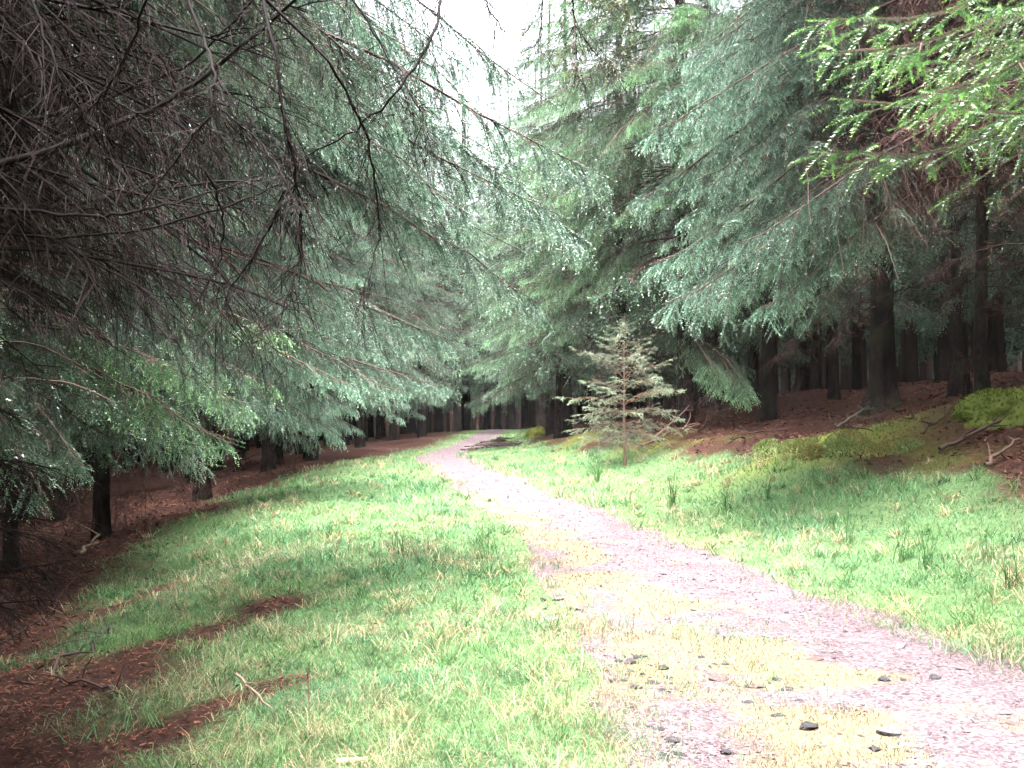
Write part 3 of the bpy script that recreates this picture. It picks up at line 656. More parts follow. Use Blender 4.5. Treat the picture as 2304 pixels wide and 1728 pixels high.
R6 = hero('spruce on the outer side of the bend with boughs closing the view', 1.9, 33.5, 2.4, 11, MIDB, 3.6, 200, 85, 48, crown=CROWN_MID[1], droop=(.1, .4), tint=(1.1, 1.2, 1.0), seed=16, deadn=4, scale=1.3)
R7 = hero('far spruce hanging its boughs over the rise in the track', 1.6, 40.5, 2.0, 11, MIDB, 3.4, 200, 85, 46, crown=CROWN_MID[0], droop=(.1, .4), seed=17, scale=1.3)
L7 = hero('far spruce on the inner side of the bend above the brown verge', -6.4, 31.5, 2.6, 11, MIDB, 3.9, -20, 80, 46, crown=CROWN_TOP[0], droop=(.1, .4), tint=BLUE, seed=18, scale=1.2)
L8 = hero('far spruce opposite the rise whose boughs nearly touch the gravel', -5.8, 38.0, 2.2, 11, MIDB, 3.7, -20, 85, 46, crown=CROWN_TOP[1], droop=(.1, .4), seed=19, scale=1.2)

# ---- the stands
used = [(o.location.x, o.location.y) for o in bpy.data.objects if o.name.startswith('spruce_tree')]
def free(x, y, d): return all((x - a_) ** 2 + (y - b_) ** 2 > d * d for a_, b_ in used)
LBL = {('L', 0): ('straight spruce of the dark stand beyond the sloping grass verge', 'spruces of the stand below the grass verge'),
       ('R', 0): ('straight spruce of the dark stand on top of the bank', 'spruces of the stand on the bank'),
       ('F', 0): ('hazy tall spruce closing the far end of the track', 'spruces at the far end of the track'),
       ('B', 0): ('tall spruce of the wood where the track begins', 'spruces where the track begins')}
rr = random.Random(8)
def stand(side, x, y, crown, dead=True, sc=None, trunk=None):
    lb, gp = LBL[(side, 0)]
    used.append((x, y))
    return spruce('spruce_tree', lb, x, y, gp, trunk or rr.choice(TRUNK), crown, rr.choice(DEADW) if dead else None, sc or rr.uniform(.88, 1.15), lean=.025)
for x, y, lb in ((-9.4, 20.6, None), (-7.4, 23.6, 'dark spruce trunk on the needle strip where the grass verge starts to narrow'), (-7.0, 28.6, 'slim spruce set back from the bend on the verge side'),
                 (-5.9, 29.2, 'thin pale spruce trunk nearest the bend on the verge side'), (-9.0, 16.2, None), (-8.2, 26.6, None)):
    o = stand('L', x, y, CROWN_MID[rr.randrange(3)])
    if lb: o['label'] = lb
for x, y, lb in ((8.4, 18.6, 'tall spruce trunk between the thick flared trunk and the moss dome'), (9.3, 20.6, None), (5.4, 21.0, 'straight spruce trunk on the bank between the young spruce and the thick flared trunk'),
                 (5.0, 24.4, 'slim spruce set back behind the mossy pale trunk'), (4.7, 27.0, None), (7.3, 22.4, 'slim dark spruce set back behind the moss cushions'), (3.6, 30.6, None), (9.9, 17.5, None), (6.2, 25.5, None)):
    o = stand('R', x, y, CROWN_MID[rr.randrange(3)])
    if lb: o['label'] = lb
for x, y in ((-4.3, 47.5), (-4.7, 52), (-3.2, 57), (1.5, 49), (1.6, 55), (-5.2, 43.5), (-.9, 63.5)):
    o = stand('F', x, y, CROWN_MID[rr.randrange(3)], False, rr.uniform(1.25, 1.4)); o.scale = (o.scale.x * 1.25, o.scale.y * 1.25, o.scale.z)
FARPTS = []
for row in range(-5, 27):
    for k in range(9):
        for side in 'LR':
            y = row * 2.55 + rr.uniform(-.6, .6)
            if side == 'L':
                ex = 6.8 if y < 24 else (4.6 if y > 34 else 6.8 - (y - 24) * .22)
                x = float(xl(max(y, 0))) - (ex if y > 6 else 5.2) - k * 2.5 + rr.uniform(-.6, .6)
                if y < 10 and x > -5.5: x -= 1.5
            else:
                x = float(xr(max(y, 0))) + (5.9 if y < 24 else (3.4 if y > 34 else 5.9 - (y - 24) * .25)) + k * 2.5 + rr.uniform(-.6, .6)
                if y < 5: x += .8
            if y > 60 or not free(x, y, 1.5): continue
            if k < 4 and y > 4: stand(side, x, y, CROWN_MID[rr.randrange(3)] if k < 2 and y > 8 else CROWN_FAR[rr.randrange(2)])
            else: used.append((x, y)); FARPTS.append((x, y))
for row in range(8):
    for k in range(-9, 10):
        y = 62 + row * 3.2 + rr.uniform(-.8, .8); x = -1 + k * 2.9 + rr.uniform(-1, 1)
        if not free(x, y, 1.7): continue
        if row < 3 and abs(k) < 7:
            o = stand('F', x, y, CROWN_MID[rr.randrange(3)], False, rr.uniform(1.35, 1.6)); o.scale = (o.scale.x * 1.35, o.scale.y * 1.35, o.scale.z)
        else: used.append((x, y)); FARPTS.append((x, y))
for k in range(7):                                   # trees behind the camera, where the track begins
    for row in range(3): FARPTS.append((-6 + k * 2.2 + rr.uniform(-.5, .5), -7 - row * 2.6 + rr.uniform(-.5, .5)))

for a_ in range(-30, 31):                             # the wood goes on over the ground raised all round against low sky light
    for b_ in range(-18, 52):
        x = a_ * 3.1 + rr.uniform(-.9, .9); y = b_ * 3.1 + rr.uniform(-.9, .9)
        if (abs(x) > 24 or y > 86 or y < -16) and abs(x) < 92 and free(x, y, 1.6): FARPTS.append((x, y))
FARPTS += [(-3.3, -.8), (-5.4, .9), (-2.7, -3.6), (-5.2, -3), (-6.6, 3.4), (5.2, -1.5), (4.6, -4.5), (6.4, 2.2)]  # close trees out of view, the left ones added to shade the foreground
# the rest of the wood, too deep to tell one tree from the next: one object, instanced on points
wood_src = bpy.data.meshes.new('wood_points')
wood_src.from_pydata([(x, y, Hs(x, y) - .05) for x, y in FARPTS], [], [])
srcs = []
for k in range(2):
    me = CROWN_FAR[k].copy(); me.name = 'wood_tree'
    tr = Acc(); tr.add(*tubes(np.array([[[0, 0, -.3], [0, 0, 2.], [0, 0, TH]]]), np.array([[.24, .18, .02]]), 7), (.06, .045, .04), 1, True)
    o = bpy.data.objects.new('wood_tree', me); srcs.append((o, tr.mesh('wood_trunk', BM)))
wood = link('surrounding_wood', wood_src); wood['kind'] = 'stuff'
wood['label'] = 'dense dark spruce wood reaching back behind the first trees'; wood['category'] = 'wood'
ng = bpy.data.node_groups.new('wood_instances', 'GeometryNodeTree')
ng.interface.new_socket('Geometry', in_out='INPUT', socket_type='NodeSocketGeometry')
ng.interface.new_socket('Geometry', in_out='OUTPUT', socket_type='NodeSocketGeometry')
gi = ng.nodes.new('NodeGroupInput'); go = ng.nodes.new('NodeGroupOutput')
jn = ng.nodes.new('GeometryNodeJoinGeometry')
import bmesh
for k, (o, tm) in enumerate(srcs):
    bm = bmesh.new(); bm.from_mesh(o.data); bm.from_mesh(tm); bm.to_mesh(o.data); bm.free()
    mp = ng.nodes.new('GeometryNodeMeshToPoints')
    sel = ng.nodes.new('FunctionNodeRandomValue'); sel.data_type = 'BOOLEAN'; sel.inputs['Seed'].default_value = 3
    nb = sel.outputs[3]
    if k == 1:
        nn = ng.nodes.new('FunctionNodeBooleanMath'); nn.operation = 'NOT'; ng.links.new(nb, nn.inputs[0]); nb = nn.outputs[0]
    ng.links.new(gi.outputs[0], mp.inputs['Mesh']); ng.links.new(nb, mp.inputs['Selection'])
    oi = ng.nodes.new('GeometryNodeObjectInfo'); oi.inputs[0].default_value = o
    ip = ng.nodes.new('GeometryNodeInstanceOnPoints')
    rv = ng.nodes.new('FunctionNodeRandomValue'); rv.data_type = 'FLOAT_VECTOR'; rv.inputs[0].default_value = (0, 0, 0); rv.inputs[1].default_value = (0, 0, 6.283)
    rs = ng.nodes.new('FunctionNodeRandomValue'); rs.data_type = 'FLOAT'; rs.inputs[2].default_value = .9; rs.inputs[3].default_value = 1.2; rs.inputs['Seed'].default_value = 5
    ng.links.new(mp.outputs[0], ip.inputs['Points']); ng.links.new(oi.outputs['Geometry'], ip.inputs['Instance'])
    ng.links.new(rv.outputs[0], ip.inputs['Rotation']); ng.links.new(rs.outputs[1], ip.inputs['Scale'])
    ng.links.new(ip.outputs[0], jn.inputs[0])
ng.links.new(jn.outputs[0], go.inputs[0])
wood.modifiers.new('instances', 'NODES').node_group = ng

# ------------------------------------------------------------------ ground cover
FRX = 560 / F
def scatter(n, y0, y1, pw, x0=None, x1=None):
    """points in the ground area ahead, thinning with distance as 1/y**pw"""
    u = rng.uniform(0, 1, n); k = 1 - pw
    y = (y0 ** k + u * (y1 ** k - y0 ** k)) ** (1 / k) if abs(k) > 1e-6 else y0 * (y1 / y0) ** u
    wdt = y * FRX + .3
    x = rng.uniform(-1, 1, n) * wdt
    if x0 is not None: x = np.clip(x, x0, x1)
    return x, y

def blades(acc, x, y, h, wd, lean, colr, mat=0, zoff=0.0):
    n = len(x); z = H(x, y) + zoff
    a_ = rng.uniform(0, 6.283, n); d = np.stack([np.cos(a_), np.sin(a_), 0 * a_], -1)
    fa = rng.uniform(0, 6.283, n); sv = np.stack([np.cos(fa), np.sin(fa), 0 * a_], -1) * (wd * .5)[:, None]
    P = np.stack([x, y, z - .005], -1)
    ln = lean[:, None]
    up = np.array([0, 0, 1.])
    m_ = P + (d * ln * .45 + up * np.sqrt(np.clip(1 - (lean * .45) ** 2, .05, 1))[:, None] * .62) * h[:, None]
    tp = m_ + (d * (ln * .9) + up * (.45 - .75 * np.clip(ln - .5, 0, 1))) * h[:, None] * .6
    V = np.stack([P - sv, P + sv, m_ - sv * .8, m_ + sv * .8, tp], 1).reshape(-1, 3)
    f = np.array([[0, 1, 2], [1, 3, 2], [2, 3, 4]])[None] + (np.arange(n) * 5)[:, None, None]
    acc.add(V, f, np.repeat(colr, 5, 0), mat)

def grasscol(x, y, n):
    g1 = np.array([.105, .23, .10]); g2 = np.array([.075, .185, .088]); st = np.array([.28, .25, .155]); lime = np.array([.14, .245, .095])
    a_ = sstep(-.25, .35, fbm(x * .8, y * .8, 81))[:, None]; c = g1 * a_ + g2 * (1 - a_)
    b_ = sstep(.05, .45, fbm(x * .5 + 7, y * .5, 85))[:, None]; c = c * (1 - b_) + lime * b_
    pm = np.clip(.12 + .5 * sstep(-.05, .4, fbm(x * .9, y * .9 + 9, 90)) + .25 * sstep(8, 4, y), 0, .85)
    em = 1 - sstep(0, .5, np.minimum(np.abs(x - xl(y)), np.abs(x - xr(y))))      # straw along the path's edges
    pm = np.clip(pm + .45 * em, 0, .9)
    s_ = (rng.uniform(0, 1, n) < pm)[:, None]
    c = np.where(s_, st * rng.uniform(.6, 1.15, (n, 1)), c)
    return c * rng.uniform(.6, 1.4, (n, 1)) * (1 + .35 * fbm(x * 2.2, y * 2.2, 140))[:, None]
acc = Acc()
x, y = scatter(400000, 3.6, 46, 1.15)
g = grassmask(x, y) * np.clip(1 - pathmask(x, y) * (1 - .45 * sstep(.45, 0, np.minimum(x - xl(y), xr(y) - x)) - .3 * sstep(.35, .8, fbm(x * .8, y * .8, 150) + .4 * mossmid(x, y))), 0, 1); dens = .75 + .5 * fbm(x * 1.4, y * 1.4, 95)
k = (rng.uniform(0, 1, len(x)) < g * dens); x, y = x[k], y[k]; n = len(x)
tuft = sstep(-.1, .5, fbm(x * 1.2, y * 1.2, 99))
h = (rng.uniform(.035, .10, n) * (.65 + 1.15 * tuft)) * (1 + .012 * y); wd = np.clip(.00075 * y, .0032, .013) * rng.uniform(.7, 1.2, n)
blades(acc, x, y, h, wd, rng.uniform(.3, 1.45, n), grasscol(x, y, n))
tx, ty = scatter(2600, 3.8, 34, 1.0); k = rng.uniform(0, 1, len(tx)) < grassmask(tx, ty) * (1 - pathmask(tx, ty)); tx, ty = tx[k], ty[k]
nb = 22; x = (tx[:, None] + rng.normal(0, .035, (len(tx), nb))).ravel(); y = (ty[:, None] + rng.normal(0, .035, (len(tx), nb))).ravel(); n = len(x)
kind = np.repeat(rng.uniform(0, 1, len(tx)), nb)[:, None]
tc_ = np.where(kind < .45, np.array([.34, .29, .17]), np.where(kind < .8, np.array([.10, .20, .07]), np.array([.05, .12, .045]))) * rng.uniform(.55, 1.3, (n, 1))
blades(acc, x, y, np.repeat(rng.uniform(.10, .24, len(tx)), nb) * rng.uniform(.5, 1.1, n), np.clip(.0007 * y, .003, .011), rng.uniform(.5, 1.6, n), tc_)
grass = link('grass', acc.mesh('grass', [M_GRASS])); grass['kind'] = 'stuff'
grass['label'] = 'short wet grass with straw coloured blades along both verges'; grass['category'] = 'grass'

acc = Acc()                                           # low moss and sedge between the wheel tracks
x, y = scatter(120000, 3.6, 18, 1.1)
k = rng.uniform(0, 1, len(x)) < mossmid(x, y) * pathmask(x, y) * .8; x, y = x[k], y[k]; n = len(x)
cm = np.where((fbm(x * 1.5, y * 1.5, 120) > .05)[:, None], np.array([.12, .125, .06]), np.array([.13, .09, .055])) * rng.uniform(.6, 1.3, (n, 1))
blades(acc, x, y, rng.uniform(.012, .04, n), np.clip(.0008 * y, .004, .012) * rng.uniform(.7, 1.3, n), rng.uniform(.3, 1.2, n), cm, 0, .012)
mossy = link('path_moss', acc.mesh('path_moss', [M_MOSS])); mossy['kind'] = 'stuff'
mossy['label'] = 'ochre and olive moss growing in the middle of the gravel'; mossy['category'] = 'moss'

acc = Acc()                                           # gravel chips
x, y = scatter(80000, 3.6, 22, 1.25)
k = rng.uniform(0, 1, len(x)) < pathmask(x, y) * (1 - .75 * mossmid(x, y)); x, y = x[k], y[k]; n = len(x)
oct_ = np.array([[1, 0, 0], [-1, 0, 0], [0, 1, 0], [0, -1, 0], [0, 0, .6], [0, 0, -.6]])
of = np.array([[0, 2, 4], [2, 1, 4], [1, 3, 4], [3, 0, 4], [2, 0, 5], [1, 2, 5], [3, 1, 5], [0, 3, 5]])
sz = rng.lognormal(-5.15, .5, n) * np.clip(y / 9, .85, 1.5)
aa = rng.uniform(0, 6.283, n); V = oct_[None] * rng.uniform(.55, 1.3, (n, 6, 1)) * sz[:, None, None] * np.array([1.25, .8, .8])
cx_, sx_ = np.cos(aa)[:, None], np.sin(aa)[:, None]
V = np.stack([V[..., 0] * cx_ - V[..., 1] * sx_, V[..., 0] * sx_ + V[..., 1] * cx_, V[..., 2]], -1)
V = V + np.stack([x, y, H(x, y) + .012 + sz * .2], -1)[:, None]
gc = np.array([.083, .061, .067]) * rng.uniform(.4, 1.55, (n, 1)) * (1 + rng.normal(0, .05, (n, 3)))
gc = np.where(rng.uniform(0, 1, (n, 1)) < .12, np.array([.04, .034, .04]) * rng.uniform(.6, 1.3, (n, 1)), gc)
acc.add(V, of[None] + (np.arange(n) * 6)[:, None, None], np.repeat(gc, 6, 0), 0)
grav = link('gravel', acc.mesh('gravel', [M_GRAVEL])); grav['kind'] = 'stuff'
grav['label'] = 'pinkish grey gravel chips covering the track'; grav['category'] = 'gravel'

acc = Acc()                                           # moss spreading over the edge of the bank
x, y = scatter(90000, 9, 30, .6)
k = rng.uniform(0, 1, len(x)) < sstep(.15, .7, mossmask(x, y) + .3 * fbm(x * 3, y * 3, 160)) * (1 - pathmask(x, y)); x, y = x[k], y[k]; n = len(x)
cm = np.where((fbm(x * 1.7, y * 1.7, 161) > .1)[:, None], np.array([.21, .245, .09]), np.array([.13, .19, .06])) * rng.uniform(.5, 1.4, (n, 1))
blades(acc, x, y, rng.uniform(.02, .07, n), rng.uniform(.012, .022, n), rng.uniform(.3, 1.2, n), cm)
gm = link('bank_moss', acc.mesh('bank_moss', [M_MOSS])); gm['kind'] = 'stuff'; gm['label'] = 'yellow green moss spreading over the edge of the bank'; gm['category'] = 'moss'

acc = Acc()                                           # needle litter and bits of twig on the bare ground
x, y = scatter(90000, 3.6, 26, 1.1)
k = rng.uniform(0, 1, len(x)) < (1 - grassmask(x, y)) * (1 - pathmask(x, y)) * (1 - mossmask(x, y)) + .05 * (x < xl(y)); x, y = x[k], y[k]; n = len(x)
a_ = rng.uniform(0, 6.283, n); ln = rng.uniform(.012, .05, n) * np.clip(y / 8, .8, 2); d = np.stack([np.cos(a_), np.sin(a_), rng.normal(.05, .25, n)], -1) * ln[:, None]
sv = np.stack([-np.sin(a_), np.cos(a_), rng.normal(0, .5, n)], -1) * (np.clip(.0006 * y, .003, .01) * rng.uniform(.5, 1.6, n))[:, None]
P = np.stack([x, y, H(x, y) + rng.uniform(.004, .025, n)], -1)
V = np.stack([P - sv, P + sv, P + d + sv * .5, P + d - sv * .5], 1).reshape(-1, 3)
lc = np.array([.10, .043, .029]) * rng.uniform(.35, 1.7, (n, 1)) * (1 + rng.normal(0, .08, (n, 3)))
acc.add(V, np.array([[0, 1, 2], [0, 2, 3]])[None] + (np.arange(n) * 4)[:, None, None], np.repeat(lc, 4, 0), 0)
lit = link('needle_litter', acc.mesh('needle_litter', [M_LITTER])); lit['kind'] = 'stuff'
lit['label'] = 'reddish brown fallen needles and bark scraps under the trees'; lit['category'] = 'litter'

def onground(px, py):
    """where the sight line through a pixel meets the ground"""
    p0 = Vector((0, 0, CAMZ)); dr = at(px, py, 10) - p0
    d = np.arange(.3, 8, .004); pts = np.array(p0)[None] + np.array(dr)[None] * d[:, None]
    hit = np.nonzero(pts[:, 2] < H(pts[:, 0], pts[:, 1]))[0]
    i_ = hit[0] if len(hit) else len(d) - 1
    return Vector(pts[i_])

# ------------------------------------------------------------------ stones
def stone_mesh(seed, flat):
    r = np.random.default_rng(seed); bm = bmesh.new(); bmesh.ops.create_icosphere(bm, subdivisions=2, radius=1)
    cuts = [(unit(r.normal(0, 1, 3)), r.uniform(.45, .8)) for _ in range(9)]
    for v in bm.verts:
        p = np.array(v.co)
        for n_, c_ in cuts:
            e_ = p @ n_ - c_
            if e_ > 0: p = p - n_ * e_
        v.co = p * np.array([1.25, .85, flat])
    V = np.array([v.co for v in bm.verts]); Fc = [[v.index for v in f.verts] for f in bm.faces]; bm.free()
    cc = {0: (.03, .027, .031), 1: (.07, .048, .045), 2: (.085, .08, .085)}[seed % 3]
    ac = Acc(); ac.add(V, Fc, cc, 0); return ac.mesh('stone', [M_STONE])
STONES = [stone_mesh(500 + k, (.35, .5, .28)[k % 3]) for k in range(9)]      # 500%3=2
DARK = [m for k, m in enumerate(STONES) if (500 + k) % 3 == 0]; BRN = [m for k, m in enumerate(STONES) if (500 + k) % 3 == 1]; PALE = [m for k, m in enumerate(STONES) if (500 + k) % 3 == 2]
ST = {'dark': (DARK, 'dark flat stone lying loose on the pink gravel', 'loose dark stones on the gravel'),
      'brown': (BRN, 'brown stone half sunk in the pink gravel', 'brown stones in the gravel'),
      'pale': (PALE, 'pale grey slab lying flat in the gravel', 'pale slabs in the gravel'),
      'pile': (DARK, 'small dark stone of the stony edge between grass and gravel', 'stones along the grassy edge of the gravel')}
srr = random.Random(3)
def stone(zx, zy, wpx, kind, label=None):
    px = (1000 + zx / 1.696) * .44444; py = (1152 + zy / 1.696) * .44444
    p = onground(px, py); s_ = wpx * 1.05 / 1.696 * .44444 / F * p.y / 2.4
    lib, lb, gp = ST[kind]
    o = link('stone', srr.choice(lib)); o.location = p + Vector((0, 0, s_ * .22 + .01)); o.scale = (s_, s_, s_ * srr.uniform(.9, 1.3))
    o.rotation_euler = (srr.uniform(-.2, .2), srr.uniform(-.2, .2), srr.uniform(-.5, .5))
    tag(o, label or lb, 'stone', None if label else gp)
for a_ in ((955, 265, 26), (1250, 308, 26), (950, 383, 30), (1120, 393, 26), (940, 433, 30), (1225, 487, 34), (980, 563, 32), (1680, 650, 50), (1750, 650, 32), (1870, 645, 60), (1500, 690, 40), (1350, 735, 44), (1160, 740, 60), (1270, 790, 60), (1390, 835, 95), (1220, 710, 20), (1580, 630, 24), (1730, 690, 24), (870, 885, 60), (900, 945, 74), (1080, 930, 60), (1270, 650, 50), (1300, 695, 70), (1030, 590, 30), (1070, 592, 36)):
    stone(*a_, 'dark')
for a_ in ((1415, 575, 66), (1180, 678, 80), (2090, 760, 46), (2175, 820, 60), (1450, 910, 60), (1545, 415, 24), (1100, 310, 20)): stone(*a_, 'brown')
for a_ in ((2130, 785, 70), (1760, 903, 60), (410, 420, 70), (500, 380, 60), (1980, 610, 60), (440, 340, 60), (1370, 890, 60), (1740, 525, 60)): stone(*a_, 'pale')
stone(1700, 855, 118, 'pale', 'broad pale slab with dark front edge beside a black stone'); stone(1648, 918, 62, 'dark', 'black angular stone in front of the broad pale slab')
stone(1050, 650, 95, 'brown', 'long tan stone with shadowed edge on the gravel')
for zx, zy in ((370, 345), (375, 372), (740, 572), (775, 600), (700, 590), (720, 615), (690, 660), (800, 665), (862, 650), (610, 610), (690, 740), (715, 752), (570, 745), (760, 625), (835, 610), (640, 650), (735, 680), (820, 690), (870, 690), (820, 842), (790, 835), (845, 960), (830, 935), (760, 560), (660, 575)):
    stone(zx + srr.uniform(-8, 8), zy + srr.uniform(-6, 6), srr.uniform(28, 60), 'pile')

# ------------------------------------------------------------------ young spruces
LOD['sap'] = dict(ds=.10, dt=.06, K=20, nl=.030, nw=.0062)
SAPB = [bough_mesh('sapling_bough', 600 + k, 1.5, 'sap', e0=28, e1=4 - 4 * k, bare=.08, hang=.05, sec=.36, dens=.62, fan=48, colA=(.14, .18, .115), colB=(.29, .37, .25),
                   twig=(.12, .065, .045), r0=.009, shoot=.15, wander=.25) for k in range(3)]
for me in SAPB: pass
def sapling(label, p, hgt, whorls, seed, wide):
    t = thing('young_spruce', label, 'tree', p); r = np.random.default_rng(seed)
    zs = np.linspace(-.15, hgt, 14); wx = np.cumsum(r.normal(0, .008, 14)) * hgt / 3
    P = np.stack([wx, wx * .4, zs], -1)[None]; ac = Acc()
    V, f = tubes(P, (np.linspace(.034, .004, 14) * hgt / 3)[None], 8); ac.add(V, f, (.13, .085, .07), 0, True)
    link('trunk', ac.mesh('trunk', [M_TWIG]), t)
    for (q_, rad, n_, el) in whorls:
        a0 = r.uniform(0, 6.28)
        for k in range(n_):
            a_ = a0 + k * 6.283 / n_ + r.normal(0, .22); ln = rad * wide * r.uniform(.75, 1.12); e_ = math.radians(el + r.normal(0, 6))
            b0 = p + Vector((0, 0, hgt * (q_ + r.normal(0, .008))))
            me = SAPB[r.integers(3)]
            g = r.uniform(.8, 1.2)
            add_bough(t, me, aim(b0, b0 + Vector((math.cos(a_) * math.cos(e_), math.sin(a_) * math.cos(e_), math.sin(e_))) * ln, me, r.normal(0, .15)), color=(g, g, g))
    # leader
    me = SAPB[0]; b0 = p + Vector((0, 0, hgt * .93)); add_bough(t, me, aim(b0, b0 + Vector((.02, .01, hgt * .085)), me))
    return t
WH = [(.14, .85, 6, -8), (.20, 1.15, 7, -4), (.27, 1.2, 7, 0), (.34, 1.3, 7, 4), (.41, 1.35, 6, 10), (.50, 1.15, 6, 14), (.57, 1.2, 5, 22), (.65, .85, 6, 26), (.72, .85, 6, 28), (.79, .62, 5, 32), (.86, .42, 5, 36), (.92, .24, 5, 42)]
sp_ = onground(625, 466); print('sapling', sp_)
SAP = sapling('young spruce with sparse reddish branches standing alone on the grass', sp_, 150 / F * sp_.y, WH, 7, 150 / F * sp_.y / 3.0)
sp2 = onground(866, 440)
sapling('tiny spruce seedling on the mossy edge of the bank', sp2, .62, [(.3, .9, 5, 5), (.5, .8, 5, 15), (.7, .6, 5, 25), (.85, .35, 4, 35)], 9, .26)

# ------------------------------------------------------------------ rushes
def rush(px, py, hpx, n_, label):
    p = onground(px, py); hh = hpx / F * p.y; ac = Acc(); r = np.random.default_rng(int(px))
    k = 6; t = np.linspace(0, 1, k)
    a_ = r.uniform(0, 6.283, n_); ln = r.uniform(.05, .42, n_) * hh; hs_ = hh * r.uniform(.5, 1.05, n_)
    B = r.normal(0, .028, (n_, 2))
    Px = B[:, 0:1] + np.cos(a_)[:, None] * ln[:, None] * t ** 1.8; Py = B[:, 1:2] + np.sin(a_)[:, None] * ln[:, None] * t ** 1.8
    Pz = hs_[:, None] * t[None] - .03
    V, f = tubes(np.stack([Px, Py, Pz], -1), np.linspace(.0045, .0015, k)[None] * np.ones((n_, 1)) * max(1, p.y / 9), 3)
    ac.add(V, f, np.repeat(np.array([.05, .13, .035]) * r.uniform(.6, 1.3, (n_, 1)), k * 3, 0), 0, True)
    o = link('rush_tuft', ac.mesh('rush_tuft', [M_GRASS])); o.location = p
    tag(o, label, 'rush', 'rush tufts in the grass')
RB = 'thin dark green rush tuft in the grass of the bank'; RA = 'thin dark green rush tuft in the grass of the sloping verge'
for px, py, hpx, n_, lb in ((923, 570, 56, 16, 'dense upright rush tuft with long dark stems beside the grassy bank'), (901, 562, 50, 9, RB), (672, 508, 40, 14, RB), (726, 511, 34, 6, RB), (830, 530, 40, 6, RB), (850, 545, 48, 7, RB), (1010, 590, 60, 12, RB), (985, 562, 40, 6, RB), (598, 482, 20, 14, RB), (770, 500, 30, 5, RB),
                        (404, 560, 42, 9, RA), (492, 556, 34, 4, RA), (395, 556, 30, 6, RA), (330, 540, 24, 5, RA)):
    rush(px, py, hpx, n_, lb)

# ------------------------------------------------------------------ sticks, moss, mounds
def stick(pts, r0, label, colr=(.13, .085, .07), group=None, side=0, seed=0):
    """a fallen branch through the given points, with a few side twigs"""
    r = np.random.default_rng(seed); pts = np.array([list(p) for p in pts]); n_ = 9
    t0 = np.linspace(0, 1, len(pts)); t = np.linspace(0, 1, n_)
    P = np.stack([np.interp(t, t0, pts[:, k]) for k in range(3)], -1); Ln = np.linalg.norm(P[-1] - P[0])
    P[1:-1] += r.normal(0, .018 * Ln, (n_ - 2, 3)); o0 = P[0].copy(); P = P - o0
    ac = Acc(); V, f = tubes(P[None], np.linspace(r0, r0 * .45, n_)[None], 6); ac.add(V, f, colr, 0, True)
    for k in range(side):
        i_ = r.integers(2, n_ - 1); d = unit(P[i_] - P[i_ - 1] + r.normal(0, .6, 3) * np.linalg.norm(P[i_] - P[i_ - 1])); l_ = Ln * r.uniform(.12, .35)
        Q = P[i_][None] + d[None] * np.linspace(0, l_, 4)[:, None] + np.cumsum(r.normal(0, l_ * .04, (4, 3)), 0)
        V, f = tubes(Q[None], np.linspace(r0 * .5, r0 * .2, 4)[None], 4); ac.add(V, f, colr, 0, True)
    o = link('fallen_branch', ac.mesh('fallen_branch', [M_TWIG])); o.location = o0
    return tag(o, label, 'branch', group)
def G(px, py, up=.02): p = onground(px, py); p.z += up; return p
stick([G(262 * .9, 681 + 20, .16), G(282, 722, .02)], .010, 'bare forked sprig sticking up from the foreground grass', (.16, .12, .09), None, 5, 1)
stick([G(309, 716, .30), G(309, 716, 0)], .006, 'single thin upright stem beside the bare forked sprig', (.16, .1, .08), None, 1, 2)
stick([G(80, 557, .04), G(100, 538, .10)], .035, 'short pale snapped branch at the edge of the verge', (.30, .22, .17), None, 2, 3)
stick([G(135, 533), G(155, 540)], .02, 'dark short stick lying where moss meets needles', (.09, .06, .05), None, 2, 4)
stick([G(338, 766), G(368, 762)], .016, 'pale barkless stick lying in the foreground grass', (.42, .31, .22), None, 0, 5)
stick([G(20, 690, .05), G(90, 655, .06), G(110, 640, .12)], .012, 'long dark branch lying on the reddish needles', (.06, .045, .045), None, 7, 6)
stick([G(0, 655, .10), G(60, 610, .10), G(95, 575, .45)], .010, 'dark branch with thin twigs rising over the mossy slope', (.06, .045, .04), None, 6, 7)
stick([G(60, 680, .03), G(125, 700, .03)], .012, 'bent dark branch half buried in needles', (.07, .05, .045), None, 4, 8)
stick([G(640, 447, .05), G(700, 436, .25)], .03, 'long bowed dead branch on the brown bank behind the young spruce', (.12, .07, .055), None, 6, 9)
stick([G(655, 440, .05), G(690, 428, .5)], .025, 'pale broken branch propped up behind the bowed dead branch', (.16, .11, .09), None, 4, 10)
stick([G(838, 442, .22), G(864, 432, .36)], .030, 'grey stick poking out above the moss beside the seedling', (.10, .08, .07), None, 0, 11)
stick([G(940, 455, .08), G(1000, 432, .15)], .035, 'dark branch on the needle covered hump', (.09, .06, .055), None, 5, 12)
stick([G(960, 420, .1), G(1010, 415, .1)], .03, 'grey stick at the foot of the mossy dome', (.2, .15, .13), None, 2, 13)
stick([G(985, 470, .06), G(1020, 455, .2)], .03, 'thick dead branch below the needle covered hump', (.10, .065, .055), None, 4, 14)
for k in range(26):
    r_ = random.Random(700 + k); left = k % 2 == 0
    px = r_.uniform(20, 300) if left else r_.uniform(640, 1020); py = (540 - px * .28 - r_.uniform(0, 16)) if left else r_.uniform(425, 446)
    p = onground(px, py); a_ = r_.uniform(0, 6.28); l_ = r_.uniform(.5, 1.6)
    q = Vector((p.x + math.cos(a_) * l_, p.y + math.sin(a_) * l_, 0)); q.z = Hs(q.x, q.y) + r_.uniform(.05, .35); p.z += .03
    stick([p, q], r_.uniform(.010, .022), 'dead brown branch fallen among the dark trunks', (.06, .038, .032), 'dead branches fallen among the trunks', 6, 800 + k)

